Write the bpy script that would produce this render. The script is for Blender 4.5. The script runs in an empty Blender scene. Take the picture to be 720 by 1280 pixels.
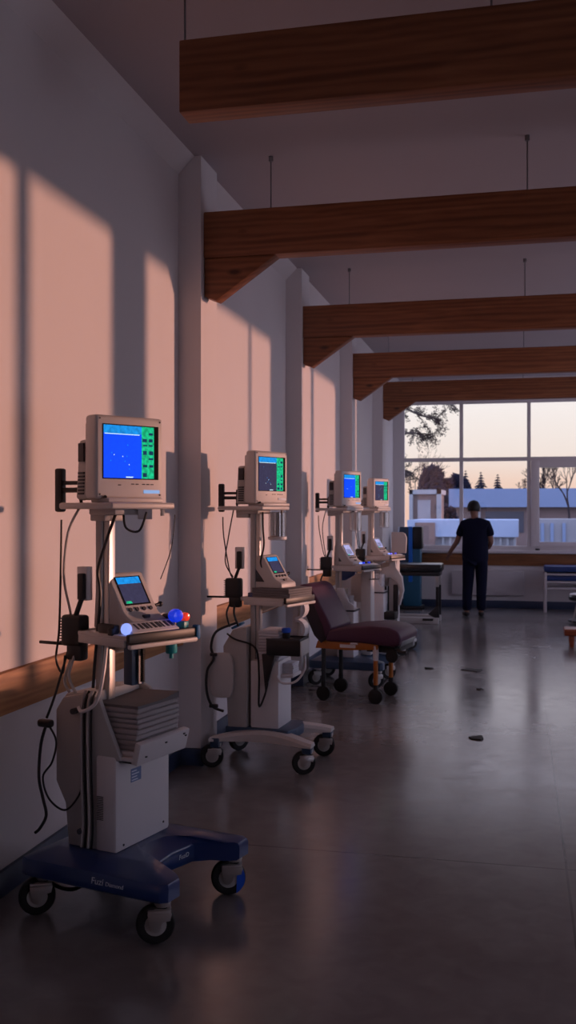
import bpy, bmesh, math, random
from mathutils import Vector, Matrix, Quaternion
R = math.radians
rnd = random.Random(7)
SC = bpy.context.scene
COL = SC.collection

# ------------------------------------------------------------------ materials
def new_mat(name):
    m = bpy.data.materials.new(name); m.use_nodes = True
    nt = m.node_tree; nt.nodes.clear()
    out = nt.nodes.new('ShaderNodeOutputMaterial')
    return m, nt, out

def pbr(name, col, rough=0.5, metal=0.0, var=0.12, scale=6.0, bump=0.0, bscale=60.0, coat=0.0, spec=0.5):
    m, nt, out = new_mat(name)
    b = nt.nodes.new('ShaderNodeBsdfPrincipled')
    nt.links.new(b.outputs[0], out.inputs[0])
    tc = nt.nodes.new('ShaderNodeTexCoord')
    n = nt.nodes.new('ShaderNodeTexNoise'); n.inputs['Scale'].default_value = scale; n.inputs['Detail'].default_value = 4
    nt.links.new(tc.outputs['Object'], n.inputs['Vector'])
    mx = nt.nodes.new('ShaderNodeMix'); mx.data_type = 'RGBA'
    c = Vector(col)
    mx.inputs[6].default_value = (*(c * (1 - var)), 1); mx.inputs[7].default_value = (*[min(1, v * (1 + var)) for v in c], 1)
    nt.links.new(n.outputs['Fac'], mx.inputs[0]); nt.links.new(mx.outputs[2], b.inputs['Base Color'])
    b.inputs['Roughness'].default_value = rough; b.inputs['Metallic'].default_value = metal
    b.inputs['Coat Weight'].default_value = coat
    b.inputs['Specular IOR Level'].default_value = spec
    if bump:
        n2 = nt.nodes.new('ShaderNodeTexNoise'); n2.inputs['Scale'].default_value = bscale; n2.inputs['Detail'].default_value = 3
        nt.links.new(tc.outputs['Object'], n2.inputs['Vector'])
        bp = nt.nodes.new('ShaderNodeBump'); bp.inputs['Strength'].default_value = bump; bp.inputs['Distance'].default_value = 0.01
        nt.links.new(n2.outputs['Fac'], bp.inputs['Height']); nt.links.new(bp.outputs[0], b.inputs['Normal'])
    return m

def glow(name, col, s, var=0.0):
    m, nt, out = new_mat(name)
    e = nt.nodes.new('ShaderNodeEmission'); e.inputs[0].default_value = (*col, 1); e.inputs[1].default_value = s
    if var:
        tc = nt.nodes.new('ShaderNodeTexCoord')
        n = nt.nodes.new('ShaderNodeTexNoise'); n.inputs['Scale'].default_value = 70
        nt.links.new(tc.outputs['Object'], n.inputs['Vector'])
        mr = nt.nodes.new('ShaderNodeMapRange'); mr.inputs[1].default_value = .35; mr.inputs[2].default_value = .65
        mr.inputs[3].default_value = s * (1 - var); mr.inputs[4].default_value = s * (1 + var)
        nt.links.new(n.outputs['Fac'], mr.inputs[0]); nt.links.new(mr.outputs[0], e.inputs[1])
    g = nt.nodes.new('ShaderNodeBsdfDiffuse'); g.inputs[0].default_value = (*[c * .35 + .01 for c in col], 1)
    a = nt.nodes.new('ShaderNodeAddShader')
    nt.links.new(e.outputs[0], a.inputs[0]); nt.links.new(g.outputs[0], a.inputs[1]); nt.links.new(a.outputs[0], out.inputs[0])
    return m

def glass(name, tint=(1, 1, 1), refl=0.06):
    m, nt, out = new_mat(name)
    t = nt.nodes.new('ShaderNodeBsdfTransparent'); t.inputs[0].default_value = (*tint, 1)
    g = nt.nodes.new('ShaderNodeBsdfGlossy'); g.inputs['Roughness'].default_value = .03
    mx = nt.nodes.new('ShaderNodeMixShader'); mx.inputs[0].default_value = refl
    nt.links.new(t.outputs[0], mx.inputs[1]); nt.links.new(g.outputs[0], mx.inputs[2]); nt.links.new(mx.outputs[0], out.inputs[0])
    return m

def wood(name, dark, light, stretch=(0.6, 9, 9), knots=True, rough=0.55):
    m, nt, out = new_mat(name)
    b = nt.nodes.new('ShaderNodeBsdfPrincipled'); nt.links.new(b.outputs[0], out.inputs[0])
    tc = nt.nodes.new('ShaderNodeTexCoord'); mp = nt.nodes.new('ShaderNodeMapping')
    mp.inputs['Scale'].default_value = stretch; nt.links.new(tc.outputs['Object'], mp.inputs[0])
    n = nt.nodes.new('ShaderNodeTexNoise'); n.inputs['Scale'].default_value = 2.2; n.inputs['Detail'].default_value = 8; n.inputs['Distortion'].default_value = 1.2
    nt.links.new(mp.outputs[0], n.inputs['Vector'])
    w = nt.nodes.new('ShaderNodeTexWave'); w.wave_type = 'RINGS'; w.rings_direction = 'X'; w.inputs['Scale'].default_value = 1.1
    w.inputs['Distortion'].default_value = 9; w.inputs['Detail'].default_value = 4; w.inputs['Detail Scale'].default_value = 1.2
    nt.links.new(mp.outputs[0], w.inputs['Vector'])
    ad = nt.nodes.new('ShaderNodeMix'); ad.data_type = 'FLOAT'; ad.inputs[0].default_value = .22
    nt.links.new(n.outputs['Fac'], ad.inputs[2]); nt.links.new(w.outputs['Fac'], ad.inputs[3])
    cr = nt.nodes.new('ShaderNodeValToRGB'); cr.color_ramp.elements[0].position = .25; cr.color_ramp.elements[1].position = .75
    cr.color_ramp.elements[0].color = (*dark, 1); cr.color_ramp.elements[1].color = (*light, 1)
    nt.links.new(ad.outputs[0], cr.inputs[0])
    last = cr.outputs[0]
    if knots:
        mp2 = nt.nodes.new('ShaderNodeMapping'); mp2.inputs['Scale'].default_value = (1.8, 1, 4.2); nt.links.new(tc.outputs['Object'], mp2.inputs[0])
        v = nt.nodes.new('ShaderNodeTexVoronoi'); v.inputs['Scale'].default_value = 1.4; nt.links.new(mp2.outputs[0], v.inputs['Vector'])
        r2 = nt.nodes.new('ShaderNodeValToRGB'); r2.color_ramp.elements[0].position = .05; r2.color_ramp.elements[1].position = .14
        r2.color_ramp.elements[0].color = (.25, .2, .2, 1); r2.color_ramp.elements[1].color = (1, 1, 1, 1)
        nt.links.new(v.outputs['Distance'], r2.inputs[0])
        mu = nt.nodes.new('ShaderNodeMix'); mu.data_type = 'RGBA'; mu.blend_type = 'MULTIPLY'; mu.inputs[0].default_value = 1
        nt.links.new(last, mu.inputs[6]); nt.links.new(r2.outputs[0], mu.inputs[7]); last = mu.outputs[2]
    nt.links.new(last, b.inputs['Base Color']); b.inputs['Roughness'].default_value = rough
    return m

def floor_mat():
    m, nt, out = new_mat('polished_concrete')
    b = nt.nodes.new('ShaderNodeBsdfPrincipled'); nt.links.new(b.outputs[0], out.inputs[0])
    tc = nt.nodes.new('ShaderNodeTexCoord')
    def noise(scale, detail=6, dist=0.6):
        n = nt.nodes.new('ShaderNodeTexNoise'); n.inputs['Scale'].default_value = scale; n.inputs['Detail'].default_value = detail
        n.inputs['Distortion'].default_value = dist; nt.links.new(tc.outputs['Object'], n.inputs['Vector']); return n.outputs['Fac']
    big = noise(.7); fine = noise(9, 8)
    mx = nt.nodes.new('ShaderNodeMix'); mx.data_type = 'FLOAT'; mx.inputs[0].default_value = .4
    nt.links.new(big, mx.inputs[2]); nt.links.new(fine, mx.inputs[3])
    cr = nt.nodes.new('ShaderNodeValToRGB')
    cr.color_ramp.elements[0].position = .3; cr.color_ramp.elements[0].color = (.14, .125, .12, 1)
    cr.color_ramp.elements[1].position = .7; cr.color_ramp.elements[1].color = (.225, .205, .20, 1)
    nt.links.new(mx.outputs[0], cr.inputs[0])
    # joint lines sawn into the slab
    sp = nt.nodes.new('ShaderNodeSeparateXYZ'); nt.links.new(tc.outputs['Object'], sp.inputs[0])
    def seam(sock, origin, period, half):
        a = nt.nodes.new('ShaderNodeMath'); a.operation = 'SUBTRACT'; a.inputs[1].default_value = origin - period / 2; nt.links.new(sock, a.inputs[0])
        f = nt.nodes.new('ShaderNodeMath'); f.operation = 'FLOORED_MODULO'; f.inputs[1].default_value = period; nt.links.new(a.outputs[0], f.inputs[0])
        s = nt.nodes.new('ShaderNodeMath'); s.operation = 'SUBTRACT'; s.inputs[1].default_value = period / 2; nt.links.new(f.outputs[0], s.inputs[0])
        ab = nt.nodes.new('ShaderNodeMath'); ab.operation = 'ABSOLUTE'; nt.links.new(s.outputs[0], ab.inputs[0])
        lt = nt.nodes.new('ShaderNodeMath'); lt.operation = 'LESS_THAN'; lt.inputs[1].default_value = half; nt.links.new(ab.outputs[0], lt.inputs[0])
        return lt.outputs[0]
    sx = seam(sp.outputs[0], .19, 3.6, .005); sy = seam(sp.outputs[1], 6.95, 2.6, .006)
    mxs = nt.nodes.new('ShaderNodeMath'); mxs.operation = 'MAXIMUM'; nt.links.new(sx, mxs.inputs[0]); nt.links.new(sy, mxs.inputs[1])
    fac = nt.nodes.new('ShaderNodeMath'); fac.operation = 'MULTIPLY'; fac.inputs[1].default_value = .55; nt.links.new(mxs.outputs[0], fac.inputs[0])
    mc = nt.nodes.new('ShaderNodeMix'); mc.data_type = 'RGBA'; mc.inputs[7].default_value = (.03, .025, .025, 1)
    nt.links.new(fac.outputs[0], mc.inputs[0]); nt.links.new(cr.outputs[0], mc.inputs[6]); nt.links.new(mc.outputs[2], b.inputs['Base Color'])
    rr = nt.nodes.new('ShaderNodeMapRange'); rr.inputs[1].default_value = .3; rr.inputs[2].default_value = .7; rr.inputs[3].default_value = .13; rr.inputs[4].default_value = .27
    nt.links.new(mx.outputs[0], rr.inputs[0]); nt.links.new(rr.outputs[0], b.inputs['Roughness'])
    bp = nt.nodes.new('ShaderNodeBump'); bp.inputs['Strength'].default_value = .06; bp.inputs['Distance'].default_value = .003
    nt.links.new(fine, bp.inputs['Height']); nt.links.new(bp.outputs[0], b.inputs['Normal'])
    b.inputs['Specular IOR Level'].default_value = .85
    return m

M = {}
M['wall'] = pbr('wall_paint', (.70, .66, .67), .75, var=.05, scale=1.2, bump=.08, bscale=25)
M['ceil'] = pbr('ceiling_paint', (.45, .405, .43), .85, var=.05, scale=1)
M['floor'] = floor_mat()
M['navy_trim'] = pbr('navy_skirting', (.035, .055, .11), .35)
M['beam'] = wood('fir_beam', (.15, .046, .017), (.34, .125, .05), stretch=(.7, 7, 7))
M['rail'] = wood('rail_wood_long', (.30, .115, .04), (.52, .25, .10), stretch=(9, .8, 9), knots=True)
M['rail_x'] = wood('rail_wood_cross', (.17, .06, .02), (.33, .13, .045), stretch=(.8, 9, 9), knots=False)
M['frame'] = pbr('window_frame_paint', (.72, .67, .69), .5, var=.04)
M['glass'] = glass('window_glass')
M['beige'] = pbr('beige_plastic', (.60, .565, .55), .45, var=.04)
M['grey_plastic'] = pbr('grey_beige_plastic', (.46, .44, .43), .5, var=.05)
M['white'] = pbr('white_plastic', (.72, .70, .72), .42, var=.04)
M['navy'] = pbr('navy_plastic', (.013, .04, .16), .3, var=.15, coat=.3)
M['teal_navy'] = pbr('slate_blue_plastic', (.03, .065, .13), .35)
M['black'] = pbr('black_plastic', (.012, .012, .014), .45)
M['rubber'] = pbr('black_rubber', (.01, .01, .011), .7)
M['metal'] = pbr('brushed_aluminium', (.55, .53, .52), .38, metal=.75, var=.06)
M['steel'] = pbr('dark_steel', (.25, .25, .26), .35, metal=.9)
M['paper'] = pbr('grey_paper', (.40, .37, .38), .8, var=.1, scale=30)
M['paper_w'] = pbr('white_paper', (.70, .70, .76), .8, var=.06, scale=30)
M['paper_d'] = pbr('dark_paper_cover', (.16, .15, .16), .7, var=.15)
M['label'] = pbr('print_blue', (.18, .25, .45), .6)
M['print'] = pbr('print_pale', (.72, .78, .9), .5)
M['ink'] = pbr('print_dark', (.05, .05, .06), .6)
M['teal'] = pbr('teal_plastic', (.02, .32, .36), .4)
M['blue'] = pbr('bright_blue_plastic', (.02, .12, .75), .35)
M['blue_cloth'] = pbr('blue_fabric', (.02, .17, .38), .6)
M['red'] = pbr('red_plastic', (.5, .03, .02), .4)
M['clear'] = glass('clear_plastic', (.78, .76, .75), .16)
M['purple'] = pbr('aubergine_vinyl', (.075, .026, .056), .5, var=.12, bump=.15, bscale=45, spec=.35)
M['purple_side'] = pbr('dark_vinyl_side', (.018, .010, .016), .5)
M['orange'] = pbr('orange_enamel', (.42, .13, .015), .4)
M['blackvinyl'] = pbr('black_vinyl', (.015, .017, .02), .28, coat=.2)
M['navyvinyl'] = pbr('blue_vinyl', (.02, .05, .19), .4)
M['scr_frame'] = pbr('screen_border', (.01, .01, .012), .8, spec=.1)
M['e_blue'] = glow('screen_blue', (.005, .07, .95), 1.0, .05)
M['e_dark'] = glow('screen_slate', (.05, .05, .11), .7, .1)
M['e_cyan'] = glow('screen_header', (.01, .30, .85), .85, .25)
M['e_green'] = glow('screen_green', (.01, .55, .25), .8, .35)
M['e_deep'] = glow('screen_deep', (.01, .06, .14), .6, .2)
M['e_white'] = glow('screen_pale', (.6, .9, 1), 1.0)
M['e_lilac'] = glow('screen_lilac', (.46, .48, .85), .75, .25)
M['e_lightblue'] = glow('lamp_light_blue', (.28, .38, 1), 1.1)
def lamp(name, col, s_):
    m = pbr(name, col, .2, coat=.6, var=.02); b = [n_ for n_ in m.node_tree.nodes if n_.type == 'BSDF_PRINCIPLED'][0]
    b.inputs['Emission Color'].default_value = (*col, 1); b.inputs['Emission Strength'].default_value = s_; return m
M['e_lblue'] = lamp('lamp_blue', (.01, .05, .9), .55)
M['e_red'] = lamp('lamp_red', (.9, .05, .02), .5)
M['e_pale'] = glow('badge_glow', (.3, .48, .85), .75)
M['skin'] = pbr('skin', (.25, .12, .085), .55, var=.08)
M['hair'] = pbr('black_hair', (.008, .007, .008), .6)
M['scrubs'] = pbr('navy_scrub_cloth', (.006, .007, .024), .85, bump=.2, bscale=30, spec=.15)
M['shoe'] = pbr('black_shoe', (.012, .012, .013), .5)
M['radiator'] = pbr('radiator_enamel', (.5, .46, .48), .45, var=.03)
M['redwood'] = wood('red_stained_wood', (.16, .03, .01), (.36, .085, .03), knots=False, rough=.35)
M['machine_blue'] = pbr('machine_teal_blue', (.02, .12, .21), .45)
M['strip_blue'] = pbr('machine_bright_strip', (.01, .18, .75), .35)
M['stain'] = pbr('dark_scrap', (.012, .01, .01), .6)
M['ground'] = pbr('outdoor_ground', (.13, .13, .13), .9, var=.3, scale=.4)
M['roof_blue'] = pbr('blue_metal_roof', (.17, .25, .43), .6, var=.06)
M['facade_brown'] = pbr('brown_cladding', (.16, .12, .12), .8, var=.3, scale=.8)
M['facade_grey'] = pbr('grey_cladding', (.25, .27, .32), .8, var=.25, scale=1.2)
M['white_wall'] = pbr('pale_blue_render', (.31, .41, .60), .8, var=.05)
M['pale_post'] = pbr('pale_post', (.28, .31, .36), .7)
M['dark_glass'] = pbr('dark_window', (.05, .06, .09), .2)
M['conifer'] = pbr('conifer_needles', (.012, .017, .034), .9, var=.3, scale=2, spec=0)
M['hedge'] = pbr('dark_foliage', (.010, .018, .048), .95, var=.4, scale=2, spec=0)
M['twig'] = pbr('bare_twigs', (.035, .03, .036), .9, var=.2, spec=0)
M['pinebark'] = pbr('pine_bark', (.05, .04, .04), .9, var=.2)
M['blocker'] = pbr('blocker_render', (.3, .28, .3), .8)

# ------------------------------------------------------------------ mesh builder
def rotz(a): return Matrix.Rotation(a, 4, 'Z')
def T(x, y, z): return Matrix.Translation((x, y, z))

class MB:
    def __init__(s): s.v = []; s.f = []; s.m = []; s.xf = Matrix.Identity(4)
    def take(s, bm, mat=0, xf=None):
        x = s.xf @ (xf if xf is not None else Matrix.Identity(4))
        base = len(s.v); bm.verts.index_update()
        flip = x.determinant() < 0
        for v in bm.verts: s.v.append(tuple(x @ v.co))
        for f in bm.faces:
            ids = [base + v.index for v in f.verts]
            s.f.append(ids[::-1] if flip else ids); s.m.append(mat)
        bm.free(); return s
    def box(s, c, d, mat=0, bev=0.0, rot=None, seg=2, taper=None):
        bm = bmesh.new(); bmesh.ops.create_cube(bm, size=1)
        for v in bm.verts:
            if taper and v.co.z > 0: v.co.x *= taper[0]; v.co.y *= taper[1]
            v.co = Vector((v.co.x * d[0], v.co.y * d[1], v.co.z * d[2]))
        if bev: bmesh.ops.bevel(bm, geom=bm.edges[:], offset=bev, segments=seg, profile=.5, affect='EDGES')
        x = T(*c)
        if rot is not None: x = x @ rot
        return s.take(bm, mat, x)
    def span(s, a, b, mat=0, bev=0.0):
        return s.box([(a[i] + b[i]) / 2 for i in range(3)], [abs(b[i] - a[i]) for i in range(3)], mat, bev)
    def prism(s, poly, lo, hi, axis='y', mat=0, bev=0.0, seg=2):
        """poly in the plane perpendicular to axis: y -> (x,z), z -> (x,y), x -> (y,z)"""
        bm = bmesh.new()
        def p(u, w, t):
            return {'y': (u, t, w), 'z': (u, w, t), 'x': (t, u, w)}[axis]
        a = [bm.verts.new(p(u, w, lo)) for u, w in poly]; b = [bm.verts.new(p(u, w, hi)) for u, w in poly]
        n = len(poly)
        bm.faces.new(a); bm.faces.new(b[::-1])
        for i in range(n): bm.faces.new((a[i], b[i], b[(i + 1) % n], a[(i + 1) % n]))
        bmesh.ops.recalc_face_normals(bm, faces=bm.faces[:])
        if bev: bmesh.ops.bevel(bm, geom=bm.edges[:], offset=bev, segments=seg, profile=.5, affect='EDGES')
        return s.take(bm, mat)
    def tube(s, pts, r, mat=0, n=8, smooth=0, cap=True):
        pts = [Vector(p) for p in pts]
        rs = list(r) if isinstance(r, (list, tuple)) else [r] * len(pts)
        if smooth and len(pts) > 2:
            q = []; qr = []
            for i in range(len(pts) - 1):
                p0 = pts[max(i - 1, 0)]; p1 = pts[i]; p2 = pts[i + 1]; p3 = pts[min(i + 2, len(pts) - 1)]
                for k in range(smooth):
                    t = k / smooth
                    q.append(.5 * ((2 * p1) + (p2 - p0) * t + (2 * p0 - 5 * p1 + 4 * p2 - p3) * t * t + (3 * p1 - p0 - 3 * p2 + p3) * t ** 3))
                    qr.append(rs[i] * (1 - t) + rs[i + 1] * t)
            q.append(pts[-1]); qr.append(rs[-1]); pts, rs = q, qr
        bm = bmesh.new(); rings = []
        up = None
        for i, p in enumerate(pts):
            d = (pts[min(i + 1, len(pts) - 1)] - pts[max(i - 1, 0)])
            if d.length < 1e-9: d = Vector((0, 0, 1))
            d.normalize()
            if up is None:
                up = d.orthogonal().normalized()
            else:
                up = (up - d * up.dot(d))
                up = up.normalized() if up.length > 1e-6 else d.orthogonal().normalized()
            w = d.cross(up)
            rings.append([bm.verts.new(p + (up * math.cos(2 * math.pi * k / n) + w * math.sin(2 * math.pi * k / n)) * rs[i]) for k in range(n)])
        for a, b in zip(rings, rings[1:]):
            for k in range(n): bm.faces.new((a[k], a[(k + 1) % n], b[(k + 1) % n], b[k]))
        if cap: bm.faces.new(rings[0][::-1]); bm.faces.new(rings[-1])
        return s.take(bm, mat)
    def lathe(s, prof, c=(0, 0, 0), axis='z', mat=0, n=20):
        """prof: (radius, height) pairs"""
        bm = bmesh.new(); rings = []
        def p(r, h, a):
            x, y = r * math.cos(a), r * math.sin(a)
            return {'z': (x, y, h), 'y': (y, h, x), 'x': (h, x, y)}[axis]
        for r, h in prof: rings.append([bm.verts.new(p(r, h, 2 * math.pi * k / n)) for k in range(n)])
        for a, b in zip(rings, rings[1:]):
            for k in range(n): bm.faces.new((a[k], a[(k + 1) % n], b[(k + 1) % n], b[k]))
        bm.faces.new(rings[0][::-1]); bm.faces.new(rings[-1])
        return s.take(bm, mat, T(*c))
    def ball(s, c, r, mat=0, n=14):
        bm = bmesh.new(); bmesh.ops.create_uvsphere(bm, u_segments=n, v_segments=n // 2 + 2, radius=1)
        rr = r if isinstance(r, (tuple, list)) else (r, r, r)
        return s.take(bm, mat, T(*c) @ Matrix.Diagonal((*rr, 1)))
    def quad(s, a, b, c, d, mat=0):
        bm = bmesh.new(); bm.faces.new([bm.verts.new(p) for p in (a, b, c, d)]); return s.take(bm, mat)
    def build(s, name, mats, parent=None, kind=None, sharp=38):
        me = bpy.data.meshes.new(name); me.from_pydata(s.v, [], s.f)
        mats = mats if isinstance(mats, (list, tuple)) else [mats]
        for m in mats: me.materials.append(M[m] if isinstance(m, str) else m)
        bm = bmesh.new(); bm.from_mesh(me)
        for f, mi in zip(bm.faces, s.m): f.material_index = mi; f.smooth = True
        lim = R(sharp)
        for e in bm.edges:
            e.smooth = not (len(e.link_faces) == 2 and e.calc_face_angle(0) > lim)
        bm.to_mesh(me); bm.free()
        o = bpy.data.objects.new(name, me); COL.objects.link(o)
        if parent is not None: o.parent = parent
        if kind: o['kind'] = kind
        return o

def tag(o, label, cat, group=None):
    o['label'] = label; o['category'] = cat
    if group: o['group'] = group
    return o
def thing(name, label, cat, loc, rz=0, group=None):
    o = bpy.data.objects.new(name, None); COL.objects.link(o); o.empty_display_size = .1
    o.location = loc; o.rotation_euler = (0, 0, rz)
    return tag(o, label, cat, group)
def struct(name, mb, mats, parent=None): return mb.build(name, mats, parent, 'structure' if parent is None else None)

# ------------------------------------------------------------------ room shell
XW, XP, XR = -1.98, -1.84, 3.6         # wall plane, pilaster face, right wall
Y0, YE, ZC = -3.0, 16.0, 3.61
struct('floor', MB().span((XW - .3, Y0 - .3, -.2), (XR + .3, YE + .3, 0)), 'floor')
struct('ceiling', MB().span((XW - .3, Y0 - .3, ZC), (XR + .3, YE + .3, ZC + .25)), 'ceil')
struct('wall_left', MB().span((XW - .3, Y0 - .3, 0), (XW, YE + .3, ZC)), 'wall')
struct('wall_near', MB().span((XW, Y0 - .3, 0), (XR, Y0, ZC)), 'wall')
# far wall with the wide window opening
FX0, FX1, FZ0, FZ1 = -1.84, 3.3, .905, 3.26
w = MB()
w.span((XW, YE, 0), (XR, YE + .3, FZ0)); w.span((XW, YE, FZ1), (XR, YE + .3, ZC))
w.span((XW, YE, FZ0), (FX0, YE + .3, FZ1)); w.span((FX1, YE, FZ0), (XR, YE + .3, FZ1))
struct('wall_far', w, 'wall')
# right wall with three window openings (out of the frame, the evening sun comes through them)
SUN_AZ, SUN_EL = R(28), R(1.6)
dY = (XR - XW) * math.tan(SUN_AZ)
dZ = (XR - XW) / math.cos(SUN_AZ) * math.tan(SUN_EL)
opens = [(3.0 + dY, 4.71 + dY), (5.09 + dY, 7.96 + dY), (8.36 + dY, 10.9 + dY), (11.25 + dY, 12.7 + dY)]
RZ0, RZ1 = .78 + dZ, 2.93 + dZ
opens = [(a, b, RZ0, RZ1) for a, b in opens]
opens = [(.2, 2.75, .35, 2.0)] + opens  # unseen low opening, added to light the faces turned to the camera
w = MB(); last = Y0
for a, b, z0, z1 in opens:
    w.span((XR, last, 0), (XR + .06, a, ZC)); w.span((XR, a, 0), (XR + .06, b, z0)); w.span((XR, a, z1), (XR + .06, b, ZC)); last = b
w.span((XR, last, 0), (XR + .06, YE, ZC))
struct('wall_right', w, 'wall')
mull = [[1.5], [3.75 + dY], [7.28 + dY], [9.60 + dY], [12.0 + dY]]
mthk = [.06, .10, .05, .11, .06]
for i, (a, b, z0, z1) in enumerate(opens):
    e = MB(); t = .04
    e.span((XR, a, z0), (XR + .05, a + t, z1)); e.span((XR, b - t, z0), (XR + .05, b, z1))
    e.span((XR, a, z0), (XR + .05, b, z0 + t)); e.span((XR, a, z1 - t), (XR + .05, b, z1))
    for y in mull[i]: e.span((XR, y - mthk[i] / 2, z0), (XR + .05, y + mthk[i] / 2, z1))
    wo = struct('window_%d' % (i + 2), e, 'frame')
    MB().span((XR + .02, a, z0), (XR + .026, b, z1)).build('pane', 'glass', wo)
# far window: frame bars and panes
xs = [FX0, -.905, .135, 1.20, 2.25, FX1]; ZT = 2.33
e = MB(); yb0, yb1 = YE + .03, YE + .10
for i, x in enumerate(xs):
    h = .028 if 0 < i < 5 else .035
    e.span((x - h, yb0, FZ0), (x + h, yb1, FZ1))
for z, h in ((FZ0 + .03, .035), (ZT, .03), (FZ1 - .02, .03)): e.span((FX0, yb0 + .004, z - h), (FX1, yb1 - .004, z + h))
win = struct('window_1', e, 'frame')
for i in range(5):
    MB().span((xs[i], YE + .06, ZT), (xs[i + 1], YE + .066, FZ1)).build('pane', 'glass', win)
    if i != 2: MB().span((xs[i], YE + .06, FZ0), (xs[i + 1], YE + .066, ZT)).build('pane', 'glass', win)
s = MB(); a, b = xs[2] + .03, xs[3] - .03; z0, z1 = FZ0 + .06, ZT - .03
s.span((a, YE + .0, z0), (a + .13, YE + .05, z1), bev=.006); s.span((b - .13, YE + .0, z0), (b, YE + .05, z1), bev=.006)
s.span((a + .129, YE + .004, z0), (b - .129, YE + .046, z0 + .07)); s.span((a + .129, YE + .004, z1 - .11), (b - .129, YE + .046, z1))
sash = s.build('opening_sash', 'frame', win)
MB().span((a + .1, YE + .03, z0 + .05), (b - .1, YE + .036, z1 - .08)).build('pane', 'glass', sash)
MB().box((a + .1, YE - .015, z0 - .045), (.07, .03, .025), bev=.006).build('window_latch', 'black', win)
struct('trim_1', MB().span((FX0 - .05, YE - .07, FZ0 - .05), (FX1 + .05, YE + .03, FZ0), bev=.006), 'frame')   # sill board
struct('trim_2', MB().span((XW + .02, YE - .03, .665), (XR, YE, .845), bev=.004), 'rail_x')
PY = [.15, 2.90, 5.65, 8.45, 11.12, 13.67]; PWID = .32
n = 3
for y in PY:
    struct('trim_%d' % n, MB().span((XW, y, 0), (XP, y + PWID, ZC)), 'wall'); n += 1
bays = [(Y0, PY[0])] + [(PY[i] + PWID, PY[i + 1]) for i in range(5)] + [(PY[5] + PWID, YE)]
for a, b in bays:
    struct('trim_%d' % n, MB().span((XW, a, .71), (XW + .032, b, .875), bev=.004), 'rail'); n += 1
m = MB()
m.prism([(XW, ZC - .10), (XW, ZC), (XW + .10, ZC), (XW + .07, ZC - .03), (XW + .03, ZC - .07)], Y0, YE)
struct('trim_%d' % n, m, 'wall'); n += 1
bl = MB()
for a, b in bays: bl.span((XW, a, 0), (XW + .02, b, .10), bev=.003)
for y in PY: bl.span((XW, y - .02, 0), (XP + .02, y + PWID + .02, .10), bev=.003)
struct('baseboard_left', bl, 'navy_trim')
struct('baseboard_far', MB().span((XW + .02, YE - .02, 0), (XR, YE, .115), bev=.003), 'navy_trim')
struct('baseboard_right', MB().span((XR - .02, Y0, 0), (XR, YE - .02, .10), bev=.003), 'navy_trim')

# ------------------------------------------------------------------ beams
BZ0, BZ1, BT = 3.015, 3.29, .12
beam_labels = [
    'nearest and darkest timber beam, its left end cut short and hung on a rod',
    'second timber beam from the camera, with a wooden corner brace at the pilaster',
    'third timber beam from the camera, a corner brace at its left end',
    'fourth timber beam from the camera, shallow brace, under the small ceiling fixture',
    'farthest timber beam, crossing just above the wide window']
beamY = [3.60] + [y + .05 for y in PY[2:]]
for i, y in enumerate(beamY):
    x0 = -1.26 if i == 0 else XP
    t = thing('timber_beam', beam_labels[i], 'beam', (x0, y, BZ0), 0, 'timber ceiling beams')
    L = XR - x0
    MB().span((0, 0, 0), (L, BT, BZ1 - BZ0), bev=.006).build('beam', 'beam', t)
    if i:
        MB().prism([(.003, -.002), (.44, -.002), (.075, -.255), (.003, -.225)], .008, BT - .008, bev=.003).build('corner_brace', 'beam', t)
    for px in ([.004, 1.16, 2.6] if i == 0 else [.40, 1.88, 3.6]):
        r = MB(); r.tube([(px, BT / 2, BZ1 - BZ0 - .002), (px, BT / 2, ZC - BZ0 - .001)], .0045, n=6)
        r.lathe([(.014, ZC - BZ0 - .03), (.014, ZC - BZ0 - .001)], (px, BT / 2, 0), n=12)
        r.build('hanger_rod', 'steel', t)
# ceiling fixture
t = thing('ceiling_fixture', 'small flat oval fixture under the ceiling beyond the third beam', 'fixture', (-.12, 10.1, ZC))
MB().box((0, 0, -.23), (.30, .16, .05), bev=.02).build('housing', 'white', t)
MB().box((0, 0, -.26), (.2, .1, .02), bev=.006).build('grille', 'ink', t)
MB().tube([(0, 0, -.21), (0, 0, -.001)], .012).build('stem', 'steel', t)
# radiator
t = thing('radiator', 'flat pale panel radiator on the wall below the window', 'radiator', (-.49, YE, .2))
MB().span((-.55, -.10, 0), (.55, -.05, .38), bev=.012).build('panel', 'radiator', t)
g = MB()
for k in range(40): g.span((-.53 + k * .027, -.09, .374), (-.515 + k * .027, -.06, .384))
g.build('top_grille', 'grey_plastic', t)
for sx in (-.4, .4): MB().span((sx - .02, -.06, .1), (sx + .02, 0, .3)).build('bracket', 'radiator', t)

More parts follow.
